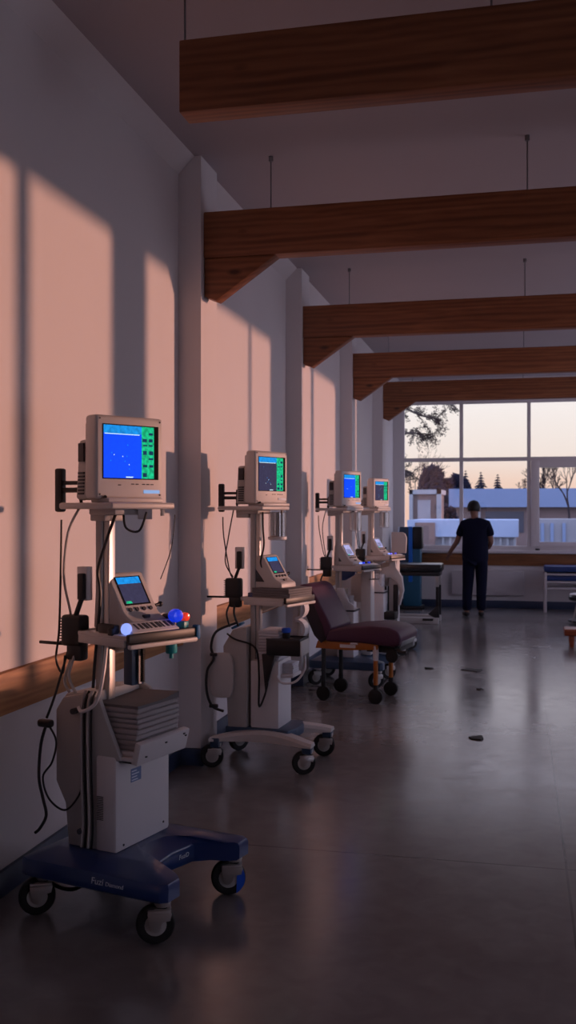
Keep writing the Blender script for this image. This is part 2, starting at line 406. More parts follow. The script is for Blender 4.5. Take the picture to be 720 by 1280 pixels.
# ------------------------------------------------------------------ generic cart pieces
def castor(parent, x, y, top, yaw, accent=None):
    """top: z of the fork's top plate; wheel radius .068"""
    r = .068
    X = T(x, y, 0) @ rotz(yaw)
    c = MB(); c.xf = X
    c.lathe([(.028, top - .02), (.03, top - .012), (.03, top)], n=14)
    c.lathe([(.014, top - .035), (.014, top - .01)], n=10)
    for sy in (-1, 1):
        c.prism([(-.035, top - .05), (.03, top - .05), (.03, top - .03), (-.02, top - .025), (-.045, top - .03)], sy * .022 - .003, sy * .022 + .003)
        c.prism([(-.052, top - .04), (.032, top - .04), (.026, top - .065), (-.002, r + .012), (-.008, r - .014), (-.024, r - .022), (-.040, r - .014), (-.048, r + .02)], sy * .0285 - .003, sy * .0285 + .003, bev=.001)
    c.box((-.012, 0, top - .035), (.078, .063, .014), bev=.004)
    cs = c.build('castor', 'metal', parent)
    wmb = MB(); wmb.xf = X
    wmb.lathe([(r * .54, -.018), (r * .66, -.020), (r * .93, -.018), (r, -.010), (r, .010), (r * .93, .018), (r * .66, .020), (r * .54, .018)], (-.024, 0, r), 'y', n=28)
    wh = wmb.build('wheel', 'rubber', cs)
    h = MB(); h.xf = X
    h.lathe([(.010, -.024), (.018, -.0215), (r * .56, -.0185), (r * .56, .0185), (.018, .0215), (.010, .024)], (-.024, 0, r), 'y', n=20)
    h.build('hub', 'grey_plastic', cs)
    if accent:
        h = MB(); h.xf = X
        arc = [(-.024 + r * .95 * math.cos(R(a)), r + r * .95 * math.sin(R(a))) for a in range(-62, 63, 8)]
        h.prism(arc, -.0245, -.0205); h.build('wheel_cover', accent, cs)
    return cs

def cable(parent, pts, r, mat, name='cable'):
    return MB().tube(pts, r, 0, n=7, smooth=7).build(name, mat, parent)

def monitor(pos, rz, label, bright, group='bedside monitors on the trolleys'):
    t = thing('patient_monitor', label, 'monitor', pos, rz, group)
    W, H, D = .31, .315, .075
    c = MB()
    # front shell with a recess ring around the screen, front face at x=0
    c.box((-D / 2, 0, H / 2 + .012), (D, W, H), 0, bev=.014, seg=3)
    c.box((-.02, 0, .008), (.12, W * .8, .016), 0, bev=.003)
    c.span((-D - .02, -W * .46, .02), (-D + .01, W * .44, H - .01), 0, bev=.01)
    c.build('housing', 'beige', t)
    b = MB(); b.box((-D - .045, -.005, .125), (.09, .27, .23), bev=.014, taper=(.9, .92))
    rb = b.build('rear_housing', 'grey_plastic', t)
    v = MB()
    v.span((-D - .065, -.1425, .155), (-D - .03, -.134, .225)); v.build('side_port', 'ink', rb)
    v = MB()
    for k in range(7): v.span((-D - .067, -.1425, .03 + k * .013), (-D - .028, -.135, .037 + k * .013))
    v.build('vent', 'ink', rb)
    # screen: bezel W*.76 x .20, shifted a little upward
    y0, y1 = -.122, .124; z0, z1 = .092, .290
    s = MB(); f = .0012
    s.span((-.01, y0 - .004, z0 - .004), (f, y1 + .006, z1 + .004), 0)
    main = 1 if bright else 2
    yg = y0 + (y1 - y0) * (.70 if bright else .68); zh = z1 - .030
    s.quad((f + .0006, y0, z0), (f + .0006, yg, z0), (f + .0006, yg, zh), (f + .0006, y0, zh), main)
    s.quad((f + .0006, y0, zh), (f + .0006, yg, zh), (f + .0006, yg, z1), (f + .0006, y0, z1), 3)
    ye = y1 - .016
    s.quad((f + .0006, yg, z0), (f + .0006, ye, z0), (f + .0006, ye, z1), (f + .0006, yg, z1), 4)
    r2 = random.Random(hash(label) % 1000 if False else len(label))
    zz = z0 + .006
    while zz < z1 - .03:                                     # dark rows and blocks on the read-out column
        hh = r2.uniform(.005, .016)
        for a_, b_ in ((.06, .46), (.54, .94)):
            if r2.random() < .7:
                ya, yb = yg + (ye - yg) * (a_ + r2.uniform(0, .08)), yg + (ye - yg) * (b_ - r2.uniform(0, .08))
                s.quad((f + .0010, ya, zz), (f + .0010, yb, zz), (f + .0010, yb, zz + hh), (f + .0010, ya, zz + hh), 5)
        zz += hh + r2.uniform(.010, .022)
    s.quad((f + .001, y0 + .004, zh - .004), (f + .001, yg - .01, zh - .004), (f + .001, yg - .01, zh - .001), (f + .001, y0 + .004, zh - .001), 6)
    for k in range(9):
        ya, za = r2.uniform(y0 + .03, yg - .05), r2.uniform(z0 + .03, zh - .03)
        s.quad((f + .001, ya, za), (f + .001, ya + .003, za), (f + .001, ya + .003, za + .004), (f + .001, ya, za + .004), 6 if k % 3 == 0 else 3)
    s.quad((f + .001, y0 + .10, z0 + .002), (f + .001, y0 + .13, z0 + .002), (f + .001, y0 + .135, z0 + .006), (f + .001, y0 + .10, z0 + .006), 6)
    s.build('screen', ['scr_frame', 'e_blue', 'e_dark', 'e_cyan', 'e_green', 'e_deep', 'e_white'], t)
    b = MB(); b.box((.0005, .098, .042), (.003, .075, .013), bev=.001); b.build('badge', 'e_pale' if bright else 'print', t)
    for y in (-.05, .01, .03, .06, .08, .1):
        b = MB(); b.box((.0005, y, .070 if y > 0 else .066), (.003, .012, .004)); b.build('button', 'ink', t)
    for y, z in ((-.137, .313), (.137, .312), (-.137, .03), (.137, .03)):
        b = MB(); b.box((.0005, y, z), (.004, .006, .006), bev=.001); b.build('corner_screw', 'ink', t)
    b = MB(); b.tube([(-.10, -.05, .018), (-.04, -.10, .012), (.01, -.12, .02)], .007, smooth=5); b.build('front_cord', 'black', t)
    return t

def device(pos, rz, label, pale=False, size=1.0):
    t = thing('vital_signs_unit', label, 'medical device', pos, rz, 'wedge shaped units on the trolley trays')
    t.scale = (size,) * 3
    poly = [(-.115, 0), (-.105, .17), (-.085, .192), (-.045, .192), (.035, .062), (.055, .045), (.085, .032), (.09, 0)]
    MB().prism(poly, -.085, .085, bev=.008, seg=3).build('housing', 'beige', t)
    m = MB(); m.prism([(-.095, .035), (-.03, .035), (-.095, .115)], -.0865, -.083); m.build('side_recess', 'ink', t)
    # sloping face frame
    p0, p1 = Vector((-.045, 0, .192)), Vector((.035, 0, .062))
    d = (p1 - p0).normalized(); nrm = Vector((-d.z, 0, d.x)); nrm = nrm if nrm.x > 0 else -nrm
    def P(u, y, h=.0015): return tuple(p0 + d * u + nrm * h + Vector((0, y, 0)))
    s = MB()
    s.quad(P(.128, -.062), P(.128, .062), P(.014, .062), P(.014, -.062), 0)
    s.quad(P(.122, -.056, .002), P(.122, .054, .002), P(.044, .054, .002), P(.044, -.056, .002), 2 if pale else 1)
    s.quad(P(.044, -.056, .002), P(.044, .054, .002), P(.018, .054, .002), P(.018, -.056, .002), 3 if pale else 4)
    s.quad(P(.121, -.054, .0026), P(.121, -.025, .0026), P(.112, -.028, .0026), P(.112, -.050, .0026), 5)
    if pale:
        for k in range(4): s.quad(P(.11, -.04 + k * .02, .0026), P(.11, -.03 + k * .02, .0026), P(.06, -.032 + k * .02, .0026), P(.06, -.04 + k * .02, .0026), 1)
    s.build('screen', ['scr_frame', 'e_dark', 'e_lilac' if pale else 'e_dark', 'e_lilac', 'e_cyan', 'e_green'], t)
    for y in (-.048, -.016, .018, .05):
        b = MB(); bm_c = p0 + d * .145 + Vector((0, y, 0)) + nrm * .002
        b.tube([bm_c - nrm * .004, bm_c + nrm * .004], .0075, n=12); b.build('button', 'ink', t)
    b = MB(); b.box((.062, 0, .046), (.012, .03, .012), bev=.002); b.build('port', 'ink', t)
    b = MB(); b.tube([(.02, .085, .075), (.02, .108, .078)], .006, n=10); b.ball((.02, .111, .078), .010); b.build('side_knob', 'black', t)
    b = MB(); b.box((-.02, -.06, .002), (.04, .03, .004)); b.build('foot', 'rubber', t)
    return t

BASE_C1 = [(-.315, -.285), (-.285, -.30), (.31, -.30), (.335, -.28), (.335, -.21), (.31, -.19), (.24, -.165), (.185, -.12), (.165, 0), (.185, .12), (.24, .165), (.31, .19), (.335, .21), (.335, .28), (.31, .30), (-.285, .30), (-.315, .285)]
def base_u(parent, mat, text=None):
    b = MB()
    bm = bmesh.new(); rings = []
    for sx, sy, z, off in ((.975, .975, .150, 0), (1, 1, .156, 0), (1, 1, .206, 0), (.985, .985, .216, 0), (.95, .94, .221, 0), (.62, .66, .243, -.035), (.58, .62, .244, -.035)):
        rings.append([bm.verts.new((x * sx + off, y * sy, z)) for x, y in BASE_C1])
    nb = len(BASE_C1)
    for p_, q_ in zip(rings, rings[1:]):
        for k in range(nb): bm.faces.new((p_[k], p_[(k + 1) % nb], q_[(k + 1) % nb], q_[k]))
    bm.faces.new(rings[0][::-1]); bm.faces.new(rings[-1]); bmesh.ops.recalc_face_normals(bm, faces=bm.faces[:]); b.take(bm)
    o = b.build('base', mat, parent)
    for x, y, a in ((-.25, -.24, .75), (.29, -.25, .62), (.29, .25, .55), (-.27, .24, .4)):
        castor(parent, x, y, .15, a, accent='blue' if (mat == 'navy' and x > 0 and y > 0) else None)
    if text:
        def put(txt, size, mat4):
            cu = bpy.data.curves.new('lettering', 'FONT'); cu.body = txt; cu.size = size; cu.align_x = 'CENTER'; cu.align_y = 'CENTER'; cu.extrude = .0006; cu.shear = .15
            tmp = bpy.data.objects.new('tmp', cu); COL.objects.link(tmp)
            dg = bpy.context.evaluated_depsgraph_get(); me = bpy.data.meshes.new_from_object(tmp.evaluated_get(dg))
            bpy.data.objects.remove(tmp); me.materials.clear(); me.materials.append(M['print'])
            me.transform(mat4)
            ob = bpy.data.objects.new('lettering', me); COL.objects.link(ob); ob.parent = o
        put(text[0][:4], .034, T(.045, -.3012, .187) @ Matrix.Rotation(R(90), 4, 'X'))
        put(text[0][4:], .021, T(.120, -.3012, .184) @ Matrix.Rotation(R(90), 4, 'X'))
        put(text[1], .024, T(.1775, .06, .188) @ rotz(R(80.6)) @ Matrix.Rotation(R(90), 4, 'X'))
    return o

def upper(parent, extra, zs=1.535, ztray=1.050, pole=(-.12, -.05), shelf_c=(-.05, -.04), tray_c=(.0, 0), pole_z0=.24, books=False):
    """shelf, tray, pole and left handle shared by the four carts"""
    p = MB()
    p.box((pole[0], pole[1], (pole_z0 + zs) / 2 - .01), (.032, .058, zs - pole_z0), 0, bev=.006)
    p.box((pole[0] + .03, pole[1] + .0, (pole_z0 + zs) / 2 - .01), (.026, .042, zs - pole_z0), 1, bev=.004)
    p.build('pole', ['grey_plastic', 'metal'], parent)
    X = T(shelf_c[0], shelf_c[1], 0) @ rotz(extra)
    s = MB(); s.xf = X
    s.box((-.015, 0, zs - .012), (.32, .31, .024), bev=.008, seg=3)
    s.box((-.18, -.06, zs - .012), (.05, .07, .022), bev=.006)
    sh = s.build('shelf', 'beige', parent)
    k = MB(); k.xf = X
    k.box((-.02, 0, zs - .034), (.16, .14, .024), bev=.006); k.box((-.06, -.01, zs - .055), (.09, .10, .03), bev=.006)
    k.tube([(.11, .12, zs - .022), (.11, .12, zs - .05)], .008); k.build('shelf_bracket', 'grey_plastic', sh)
    # grip at the wall side
    hx = -.30
    hb = MB(); hb.box((hx, -.085, zs + .05), (.034, .034, .17), bev=.008)
    hb.build('grip', 'black', parent)
    hb = MB()
    hb.tube([(hx + .01, -.085, zs + .078), (hx + .10, -.08, zs + .078)], .008); hb.tube([(hx + .01, -.085, zs + .05), (hx + .10, -.08, zs + .05)], .010)
    hb.box((hx + .105, -.08, zs + .055), (.022, .03, .09), bev=.006); hb.tube([(hx + .095, -.08, zs + .02), (hx + .10, -.08, zs - .005), (hx + .12, -.07, zs - .012)], .007)
    hb.build('grip_arm', 'black', parent)
    X = T(tray_c[0], tray_c[1], 0) @ rotz(extra)
    tr = MB(); tr.xf = X
    tr.box((0, 0, ztray - .010), (.29, .34, .02), 0, bev=.006)
    tr.box((-.14, -.11, ztray - .012), (.06, .10, .024), 0, bev=.005)
    tr.box((-.0, -.168, ztray - .03), (.27, .012, .03), 0, bev=.004)
    to = tr.build('tray', 'beige', parent)
    lip = MB(); lip.xf = X
    lip.box((.15, 0, ztray - .012), (.02, .34, .036), 0, bev=.006); lip.build('tray_edge', 'black', to)
    lip = MB(); lip.xf = X
    lip.box((.156, 0, ztray - .040), (.022, .335, .018), 0, bev=.006); lip.build('tray_rim', 'beige', to)
    br = MB(); br.xf = X
    br.prism([(-.13, ztray - .02), (.08, ztray - .02), (.04, ztray - .045), (-.10, ztray - .10), (-.13, ztray - .10)], -.04, .02, bev=.004)
    br.build('tray_bracket', 'grey_plastic', to)
    return X

def hang_box(parent, x=-.215, y=-.10, z=1.05):
    b = MB(); b.box((x + .03, y + .02, z + .175), (.05, .035, .13), bev=.004); b.build('socket_plate', 'white', parent)
    b = MB(); b.box((x + .035, y - .004, z + .165), (.028, .024, .10), bev=.005); b.tube([(x + .035, y - .004, z + .12), (x + .01, y - .01, z + .05)], .010); b.build('plug', 'black', parent)
    b = MB(); b.box((x, y, z - .005), (.10, .06, .12), bev=.014, seg=3); b.box((x + .01, y, z - .085), (.075, .05, .07), bev=.012)
    b.box((x - .11, y, z - .06), (.13, .012, .012), bev=.003)
    for k in range(9): b.box((x - .05, y - .01, z + .04 - k * .011), (.012, .03, .004))
    b.build('power_adapter', 'black', parent)
    return

def world(parent_loc, rz, p):
    return tuple((T(*parent_loc) @ rotz(rz)) @ Vector(p))

# ------------------------------------------------------------------ cart one (nearest)
C1, A1 = (-1.435, 3.61, 0), R(-14)
c1 = thing('medical_trolley', 'nearest medical trolley, glossy navy base, tall stack of grey booklets on its body', 'trolley', C1, A1)
base_u(c1, 'navy', ('FuziDiamond', 'FuziD'))
b = MB()
b.prism([(-.19, .235), (-.205, .40), (-.255, .48), (-.255, .76), (-.22, .81), (-.09, .825), (-.09, .63), (.02, .60), (.02, .235)], -.15, .15, bev=.008)
b.build('rear_body', 'grey_plastic', c1)
b = MB()
for y in (-.172, .148):
    b.prism([(-.19, .245), (-.205, .40), (-.25, .48), (-.25, .75), (-.215, .80), (-.10, .825), (-.045, .80), (-.01, .72), (.055, .585), (-.02, .575), (-.05, .245)], y, y + .024, bev=.007)
b.build('side_cheek', 'grey_plastic', c1)
b = MB(); b.span((-.06, -.176, .243), (.035, .176, .60), bev=.012); fb = b.build('front_box', 'white', c1)
b = MB()
for k in range(14): b.span((-.052, -.1775, .36 + k * .0065), (-.022, -.1765, .363 + k * .0065))
b.build('vent', 'ink', fb)
b = MB(); b.span((.0352, -.085, .485), (.0362, -.02, .535), 0)
for k in range(4): b.span((.0362, -.08, .49 + k * .011), (.0366, -.08 + rnd.uniform(.03, .055), .494 + k * .011), 1)
b.build('maker_plate', ['label', 'print'], fb)
for y, z in ((.13, .28), (-.13, .265), (-.16, .59)):
    b = MB(); b.box((.0355, y, z), (.004, .008, .008), bev=.001); b.build('screw', 'ink', fb)
b = MB(); b.span((-.085, -.147, .60), (.09, .147, .618), bev=.004)
b.box((.115, 0, .615), (.03, .33, .085), bev=.008, rot=Matrix.Rotation(R(14), 4, 'Y')); b.span((.02, -.165, .585), (.11, .165, .60), bev=.004)
tr_ = b.build('paper_tray', 'white', c1)
for y, z in ((.12, .64), (.135, .63), (-.12, .60), (0, .63)):
    b = MB(); b.box((.134 - (z - .615) * -.25, y, z), (.004, .010, .005)); b.build('tray_mark', 'ink', tr_)
b = MB(); b.span((.02, -.16, .578), (.118, .16, .587)); b.build('tray_gasket', 'ink', tr_)
Xt = upper(c1, R(-14))
hang_box(c1)
b = MB(); b.box((.05, -.01, 1.497), (.055, .03, .05), bev=.004, rot=rotz(.5)); b.build('power_brick', 'white', c1)
b = MB(); b.xf = Xt; b.tube([(.07, -.03, 1.03), (.07, -.03, .86)], .006, n=6)
for k in range(34):
    z = 1.02 - k * .0048; b.lathe([(.008, -.0015), (.0115, 0), (.008, .0015)], (.07 , -.03, z), n=8)
b.build('coiled_cord', 'black', c1)
b = MB(); b.xf = Xt; b.box((.02, -.03, .93), (.05, .06, .17), bev=.004); b.build('hanging_bracket', 'teal_navy', c1)
b = MB(); b.xf = Xt; b.span((.048, -.033, .85), (.054, -.02, 1.03)); b.build('bracket_rail', 'white', c1)
b = MB(); b.xf = Xt; b.lathe([(.02, .96), (.022, .965), (.022, 1.02), (.02, 1.03)], (.11, .08, 0), n=16); b.lathe([(.008, .94), (.008, .965)], (.11, .08, 0)); b.build('tray_clip', 'teal', c1)
# console strip in front of the device, black bumper and lamps
b = MB(); b.xf = Xt
b.prism([(.075, 1.049), (.075, 1.087), (.085, 1.089), (.145, 1.059), (.145, 1.049)], -.14, .09, bev=.003)
ks = b.build('key_strip', 'white', c1)
b = MB(); b.xf = Xt
for k in range(9):
    y = -.10 + k * .021; b.prism([(.096, 1.0830), (.128, 1.0668), (.1283, 1.0690), (.0963, 1.0850)], y, y + .008 + (k % 3) * .003)
b.build('key_marking', 'ink', ks)
b = MB(); b.xf = Xt; b.ball((.118, -.148, 1.072), (.02, .022, .022)); b.build('lit_knob', 'e_lightblue', c1)
b = MB(); b.xf = Xt; b.box((.02, -.152, 1.067), (.10, .03, .035), bev=.008); b.box((.055, -.160, 1.059), (.03, .03, .03), bev=.006); b.build('cord_clamp', 'black', c1)
b = MB(); b.xf = Xt; b.box((.152, .172, 1.037), (.03, .02, .055), bev=.005); b.build('corner_cap', 'blue_cloth', c1)
# cables
cable(c1, [(-.29, -.09, 1.47), (-.285, -.10, 1.30), (-.285, -.11, 1.05), (-.30, -.11, .93), (-.26, -.12, .88), (-.24, -.13, .95)], .0045, 'black')
cable(c1, [(-.20, -.09, 1.52), (-.25, -.10, 1.42), (-.27, -.10, 1.25), (-.24, -.10, 1.12), (-.23, -.1, 1.06)], .005, 'grey_plastic')
cable(c1, [(-.02, -.10, 1.50), (-.06, -.115, 1.38), (-.09, -.12, 1.28), (-.08, -.12, 1.18), (-.10, -.125, .95), (-.09, -.15, .84)], .006, 'black')
cable(c1, [(-.01, -.07, 1.50), (.01, -.08, 1.44), (.07, -.08, 1.43), (.09, -.06, 1.50)], .0045, 'black')
cable(c1, [(.11, .10, 1.49), (.10, .09, 1.36), (.07, .06, 1.24)], .002, 'ink')
cable(c1, [(-.20, -.11, .97), (-.205, -.15, .88), (-.16, -.165, .82)], .006, 'grey_plastic')
cable(c1, [(-.24, -.11, .97), (-.25, -.13, .90), (-.245, -.185, .80), (-.27, -.20, .72)], .005, 'black')
cable(c1, [(-.22, -.11, .95), (-.225, -.15, .86), (-.19, -.165, .82)], .006, 'grey_plastic')
cable(c1, [(-.04, -.13, 1.03), (-.02, -.18, .90), (-.04, -.195, .80), (-.10, -.20, .76), (-.13, -.185, .77)], .007, 'white')
for dx, mt, r_ in ((-.115, 'grey_plastic', .007), (-.100, 'black', .005), (-.085, 'grey_plastic', .007), (-.070, 'black', .004)):
    cable(c1, [(dx, -.16, .83), (dx - .002, -.183, .77), (dx, -.186, .55), (dx + .006, -.185, .35), (dx, -.186, .252)], r_, mt)
cable(c1, [(-.27, -.20, .70), (-.285, -.215, .62), (-.29, -.22, .50), (-.27, -.22, .42), (-.255, -.22, .36), (-.28, -.225, .31), (-.30, -.23, .29)], .006, 'black')
cable(c1, [(-.265, -.20, .70), (-.22, -.205, .64), (-.235, -.21, .56), (-.275, -.215, .50), (-.25, -.21, .42), (-.19, -.19, .38), (-.13, -.185, .44), (-.11, -.185, .50)], .004, 'black')
b = MB(); b.box((-.275, -.20, .70), (.065, .035, .03), bev=.012, seg=3); b.build('cord_joint', 'black', c1)
b = MB(); b.tube([(-.12, -.17, .31), (-.12, -.196, .31)], .011, n=12); b.build('cable_stud', 'ink', c1)
b = MB(); b.tube([(-.15, -.17, .755), (-.15, -.198, .755)], .011, n=12); b.build('cable_stud', 'ink', c1)
cable(c1, [(-.33, -.2, .16), (-.25, -.2, .10), (-.15, -.19, .09), (-.06, -.18, .155)], .008, 'black')

m1 = world(C1, A1, (.005, -.045, 1.536))
monitor(m1, R(-33), 'monitor with a bright blue screen on the nearest trolley', True)
device(world(C1, A1, tuple(Xt @ Vector((-.03, .012, 1.051)))), A1 + R(-10), 'wedge shaped unit with four dark buttons on the nearest trolley tray', False, 1.1)
# probes at the tray's far end
def probe(pos, rz, label, knob, barrel_mat, big=True):
    t = thing('handheld_probe', label, 'probe', pos, rz)
    hb = MB(); hb.box((-.02, 0, .014), (.05, .03, .028), bev=.004); hb.build('cradle', 'black', t)
    s_ = .82 if big else .55
    dz = .024
    b = MB(); b.tube([(-.07 * s_, 0, .022 * s_ + dz), (0, 0, .028 * s_ + dz)], [.013 * s_, .017 * s_], n=12); b.build('barrel', barrel_mat, t)
    b = MB(); b.lathe([(.012 * s_, -.004), (.028 * s_, 0), (.032 * s_, .012 * s_), (.032 * s_, .036 * s_), (.026 * s_, .046 * s_), (.008, .049 * s_)], (-.0, 0, .032 * s_ + dz), 'x', n=18); b.build('head', knob, t)
    return t
def onc1(x, y, z): return world(C1, A1, tuple(Xt @ Vector((x, y, z))))
probe(onc1(.085, .11, 1.0505), A1 + R(-20), 'black probe with a glowing blue head on the nearest trolley tray', 'e_lblue', 'black')
probe(onc1(.09, .158, 1.0505), A1 + R(-14), 'small dark probe with a red tip at the tray end of the nearest trolley', 'e_red', 'black', False)
b = MB(); b.box((0, 0, .015), (.035, .035, .03), bev=.004); o = b.build('small_box', 'teal'); o.location = onc1(.125, .125, 1.0505); o.rotation_euler = (0, 0, A1)
tag(o, 'tiny teal box below the glowing blue probe head', 'box')
# booklets
NB = 9
for k in range(NB):
    b = MB(); th = .0195
    b.box((0, 0, th / 2), (.20, .275, th * .96), 0, bev=.0075, seg=3)
    if k == NB - 1:
        b = MB()
        bm = bmesh.new(); N = 14; top = []; bot = []
        for i in range(N + 1):
            for j in range(N + 1):
                u, v_ = i / N, j / N
                z = .010 + .017 * max(0, v_ - .45) ** 1.4 * 2.0 * (.6 + .4 * u)
                top.append(bm.verts.new(((u - .5) * .20, (v_ - .5) * .275, z))); bot.append(bm.verts.new(((u - .5) * .20, (v_ - .5) * .275, 0)))
        W_ = N + 1
        for i in range(N):
            for j in range(N):
                a_, b_, c_, d_ = i * W_ + j, (i + 1) * W_ + j, (i + 1) * W_ + j + 1, i * W_ + j + 1
                bm.faces.new((top[a_], top[b_], top[c_], top[d_])); bm.faces.new((bot[d_], bot[c_], bot[b_], bot[a_]))
        for i in range(N):
            for q in ((i, i + 1), (N * W_ + i + 1, N * W_ + i), ((i + 1) * W_, i * W_), (i * W_ + N, (i + 1) * W_ + N)):
                bm.faces.new((top[q[0]], bot[q[0]], bot[q[1]], top[q[1]]) )
        bmesh.ops.recalc_face_normals(bm, faces=bm.faces[:]); b.take(bm)
    o = b.build('booklet', 'paper_d' if k == NB - 1 else 'paper')
    o.location = world(C1, A1, (.006 + rnd.uniform(-.003, .003), rnd.uniform(-.004, .004), .6185 + k * th)); o.rotation_euler = (0, 0, A1 + R(rnd.uniform(-1.2, 1.2)))
    tag(o, 'dark curled booklet, topmost of the stack on the nearest trolley' if k == NB - 1 else 'grey booklet inside the stack below the dark topmost one, nearest trolley', 'booklet', 'grey booklets on the nearest trolley')

# ------------------------------------------------------------------ cart two
def base_h(parent):
    for s_ in (-1, 1):
        b = MB()
        n_ = 12; poly = []
        for i in range(n_ + 1):
            u = i / n_; x = -.31 + .62 * u
            w_ = .045 + .02 * math.sin(math.pi * u); yc = s_ * (.225 - .09 * math.sin(math.pi * min(1, u * 1.05)))
            poly.append((x, yc, w_, .178 + .038 * math.sin(math.pi * u)))
        bm = bmesh.new(); rings = []
        for x, yc, w_, zt in poly:
            rings.append([bm.verts.new((x, yc + a_ * w_, z_)) for a_, z_ in ((-1, .155), (-1, zt - .016), (-.7, zt), (.7, zt), (1, zt - .016), (1, .155))])
        for p, q in zip(rings, rings[1:]):
            for k in range(6): bm.faces.new((p[k], p[(k + 1) % 6], q[(k + 1) % 6], q[k]))
        bm.faces.new(rings[0]); bm.faces.new(rings[-1][::-1]); bmesh.ops.recalc_face_normals(bm, faces=bm.faces[:])
        b.take(bm); lg = b.build('base_leg', 'beige', parent)
        for x in (-.28, .28):
            c = MB(); c.box((x, s_ * .225, .147), (.055, .07, .055), bev=.006); c.build('leg_cap', 'teal_navy', lg)
    b = MB(); b.prism([(-.26, -.13), (.14, -.16), (.17, -.08), (.17, .08), (.14, .16), (-.26, .13)], .165, .225, 'z', bev=.010); b.build('hub', 'teal_navy', parent)
    for x, y, a in ((-.28, -.225, .4), (.28, -.225, .5), (.28, .225, .2), (-.28, .225, .9)): castor(parent, x, y, .122 + .018, a)

C2, A2 = (-1.447, 5.845, 0), R(-4)
c2 = thing('medical_trolley', 'second medical trolley from the camera, beige splayed base, black drawer holding a blue item', 'trolley', C2, A2)
base_h(c2)
b = MB()
b.prism([(-.24, .222), (-.25, .45), (-.27, .55), (-.27, .70), (-.21, .80), (-.12, .82), (-.12, .222)], -.14, .14, bev=.008)
b.build('rear_body', 'grey_plastic', c2)
b = MB(); b.span((-.10, -.13, .222), (.075, .13, .62), bev=.010); b.build('front_box', 'white', c2)
# rounded side panel standing off the rear body
pl = []
for a in range(0, 360, 15):
    ca, sa = math.cos(R(a)), math.sin(R(a)); e_ = .45
    pl.append((-.27 + .075 * math.copysign(abs(ca) ** e_, ca), .53 + .135 * math.copysign(abs(sa) ** (e_ + .2), sa)))
b = MB(); b.prism(pl, -.172, -.145, bev=.006); b.build('side_panel', 'beige', c2)
# navy collar in the column, blue pouch on top of the body
Xt2 = upper(c2, R(-14), pole=(-.10, -.06), shelf_c=(-.10, -.03), tray_c=(.03, 0), ztray=.995, pole_z0=.22)
b = MB(); b.box((-.085, -.06, 1.0), (.09, .075, .04), bev=.006); b.build('pole_collar', 'navy', c2)
b = MB(); b.box((-.20, -.07, .818), (.07, .07, .014), bev=.005, rot=Matrix.Rotation(R(-28), 4, 'Y')); b.build('blue_pad', 'blue_cloth', c2)
hang_box(c2, x=-.215, y=-.10, z=1.05)
b = MB(); b.lathe([(.001, 1.33), (.048, 1.33), (.054, 1.335), (.054, 1.495), (.05, 1.50), (.046, 1.50), (.046, 1.345), (.001, 1.342)], (.02, .02, 0), n=24); b.build('clear_canister', 'clear', c2)
b = MB(); b.lathe([(.055, 1.332), (.057, 1.336), (.057, 1.348), (.055, 1.352)], (.02, .02, 0), n=24); b.build('canister_ring', 'white', c2)
# front drawer
b = MB(); b.span((.02, -.20, .665), (.225, -.02, .755), bev=.006); dr = b.build('drawer', 'black', c2)
b = MB(); b.span((.2255, -.195, .668), (.232, -.025, .752), bev=.002); b.build('drawer_front', 'beige', dr)
b = MB(); b.span((.02, -.2, .755), (.225, -.19, .764)); b.span((.215, -.2, .755), (.225, -.02, .764)); b.span((.02, -.03, .755), (.225, -.02, .764)); b.build('drawer_rim', 'ink', dr)
b = MB(); b.prism([(.0, .45), (.06, .66), (.02, .665), (-.02, .665)], -.16, -.13, bev=.003); b.build('drawer_bracket', 'black', c2)
# lower basket of papers below the drawer is part of the cart; coiled white hose
b = MB(); b.span((.06, -.09, .52), (.15, .09, .54), bev=.004); b.build('lower_ledge', 'white', c2)
cable(c2, [(.225, -.10, .66), (.23, -.12, .58), (.18, -.14, .51), (.10, -.15, .50), (.07, -.15, .54)], .007, 'white')
cable(c2, [(-.29, -.09, 1.47), (-.28, -.1, 1.35), (-.24, -.11, 1.15), (-.22, -.1, 1.1)], .004, 'black')
cable(c2, [(-.22, -.09, 1.52), (-.25, -.1, 1.35), (-.27, -.1, 1.2), (-.22, -.1, 1.11)], .004, 'black')
cable(c2, [(-.04, -.08, 1.5), (-.035, -.09, 1.40), (-.03, -.09, 1.30), (-.05, -.09, 1.2), (-.03, -.08, 1.15)], .006, 'black')
cable(c2, [(-.22, -.11, .98), (-.25, -.13, .90), (-.22, -.16, .82)], .006, 'black')
cable(c2, [(-.20, -.11, .98), (-.20, -.14, .90), (-.18, -.12, .82)], .007, 'black')
cable(c2, [(-.19, -.13, .84), (-.30, -.17, .79), (-.33, -.18, .70), (-.31, -.19, .63), (-.35, -.19, .56), (-.355, -.19, .44), (-.32, -.19, .35), (-.25, -.18, .32)], .008, 'black')
cable(c2, [(-.24, -.145, .775), (-.18, -.18, .75), (-.06, -.16, .70), (-.04, -.15, .55), (-.04, -.15, .36), (.0, -.17, .42), (.02, -.17, .5)], .006, 'black')
b = MB(); b.box((-.31, -.19, .655), (.045, .02, .02), bev=.006); b.build('cord_joint', 'black', c2)
b = MB(); b.box((-.31, -.19, .35), (.055, .022, .022), bev=.006); b.build('cord_joint', 'black', c2)
